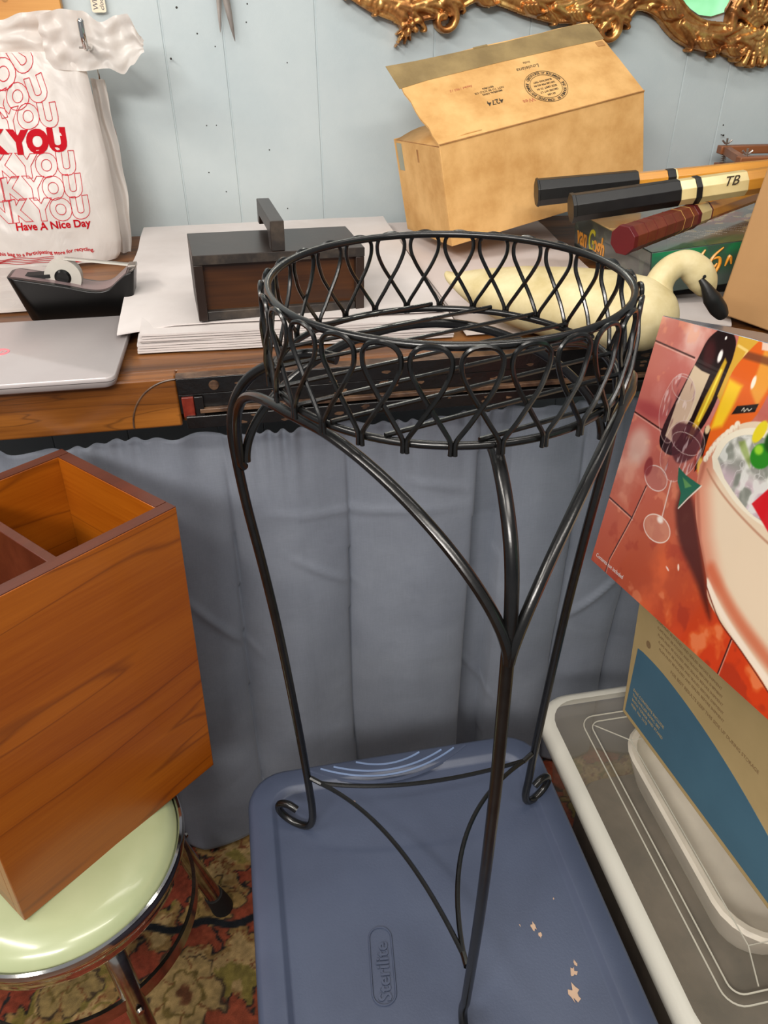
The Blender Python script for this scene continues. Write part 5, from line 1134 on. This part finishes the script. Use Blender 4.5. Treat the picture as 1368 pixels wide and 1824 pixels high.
def relief(name, x0, x1, z0, z1, nx, nz, parent, mir=False, detail=True):
    X, Z, Hh = hfield(x0, x1, z0, z1, nx, nz, strokes)
    k_ = np.array([.25, .5, .25])
    for _ in range(2 if detail else 0):
        m0 = Hh > .0005; Hb = np.apply_along_axis(lambda r_: np.convolve(r_, k_, 'same'), 1, Hh); Hb = np.apply_along_axis(lambda r_: np.convolve(r_, k_, 'same'), 0, Hb); Hh = np.where(m0, Hb, 0)
    if False:
        Hh = np.where(Hh > .001, Hh + .0035 * np.sin(X * 420 + Z * 260 + 6 * vnoise(X, Z, 30, 71, 2)) * sst(Hh, .006, .014) * vnoise(X, Z, 25, 72, 2), Hh)
    mk = Hh > .0005; idx = -np.ones(X.shape, int); vs, fs = [], []
    cell = mk[:-1, :-1] & mk[1:, :-1] & mk[:-1, 1:] & mk[1:, 1:]
    used = np.zeros(X.shape, bool); used[:-1, :-1] |= cell; used[1:, :-1] |= cell; used[:-1, 1:] |= cell; used[1:, 1:] |= cell
    idx[used] = np.arange(used.sum()); n = int(used.sum())
    xs_, zs_, hs = X[used] - MC[0], Z[used] - MC[1], Hh[used]
    if mir: xs_ = -xs_
    vs = list(zip(xs_, -.004 - hs, zs_)) + list(zip(xs_, np.full(n, .012), zs_))
    J, I = np.nonzero(cell)
    for j, i in zip(J, I):
        a, b, c, e_ = idx[j, i], idx[j, i+1], idx[j+1, i+1], idx[j+1, i]; fs.append((a, b, c, e_) if not mir else (e_, c, b, a))
    nzc, nxc = cell.shape
    for j, i in zip(J, I):
        a, b, c, e_ = idx[j, i], idx[j, i+1], idx[j+1, i+1], idx[j+1, i]
        if j == 0 or not cell[j-1, i]: fs.append((b, a, a + n, b + n))
        if j == nzc-1 or not cell[j+1, i]: fs.append((e_, c, c + n, e_ + n))
        if i == 0 or not cell[j, i-1]: fs.append((a, e_, e_ + n, a + n))
        if i == nxc-1 or not cell[j, i+1]: fs.append((c, b, b + n, c + n))
    m_ = MB(); m_.v = [tuple(map(float, p)) for p in vs]; m_.f = [tuple(map(int, q)) for q in fs]; return obj(name, m_, MT['gold'], parent, angle=55)
relief('carved_frame', .13, 1.155, 1.27, 1.56, 860, 245, mr); relief('carved_frame', .13, 1.155, 1.27, 1.56, 420, 120, mr, True)
relief('carved_frame', .13, 1.155, 1.54, 2.52, 260, 250, mr, detail=False); relief('carved_frame', .13, 1.155, 1.54, 2.52, 260, 250, mr, True, detail=False)
gl = [(a - MC[0], b + .012 - MC[1]) for a, b in spline2(low[6:], 3)] + [(0, 2.45 - MC[1])] + [(a + .03 - MC[0], b - .02 - MC[1]) for a, b in side[::-1][2:]]
gl2 = [(-.955, -.25), (-.935, -.36), (-.885, -.45), (-.82, -.485), (-.70, -.485), (-.45, -.475), (-.25, -.47), (-.20, -.497), (-.176, -.514), (-.154, -.525), (-.126, -.528), (-.094, -.52), (-.086, -.50), (-.06, -.52), (0, -.545), (.06, -.52), (.2, -.5), (.45, -.475), (.70, -.485), (.82, -.485), (.885, -.45), (.935, -.36), (.955, -.25), (.95, 0), (.90, .36), (.7, .46), (0, .53), (-.7, .46), (-.90, .36), (-.95, 0)]
mb = MB(); mb.prism(gl2, .002, .006, lambda x, y, z: (x, z, y)); obj('mirror_glass', mb, MT['mirror'], mr, smooth=False)
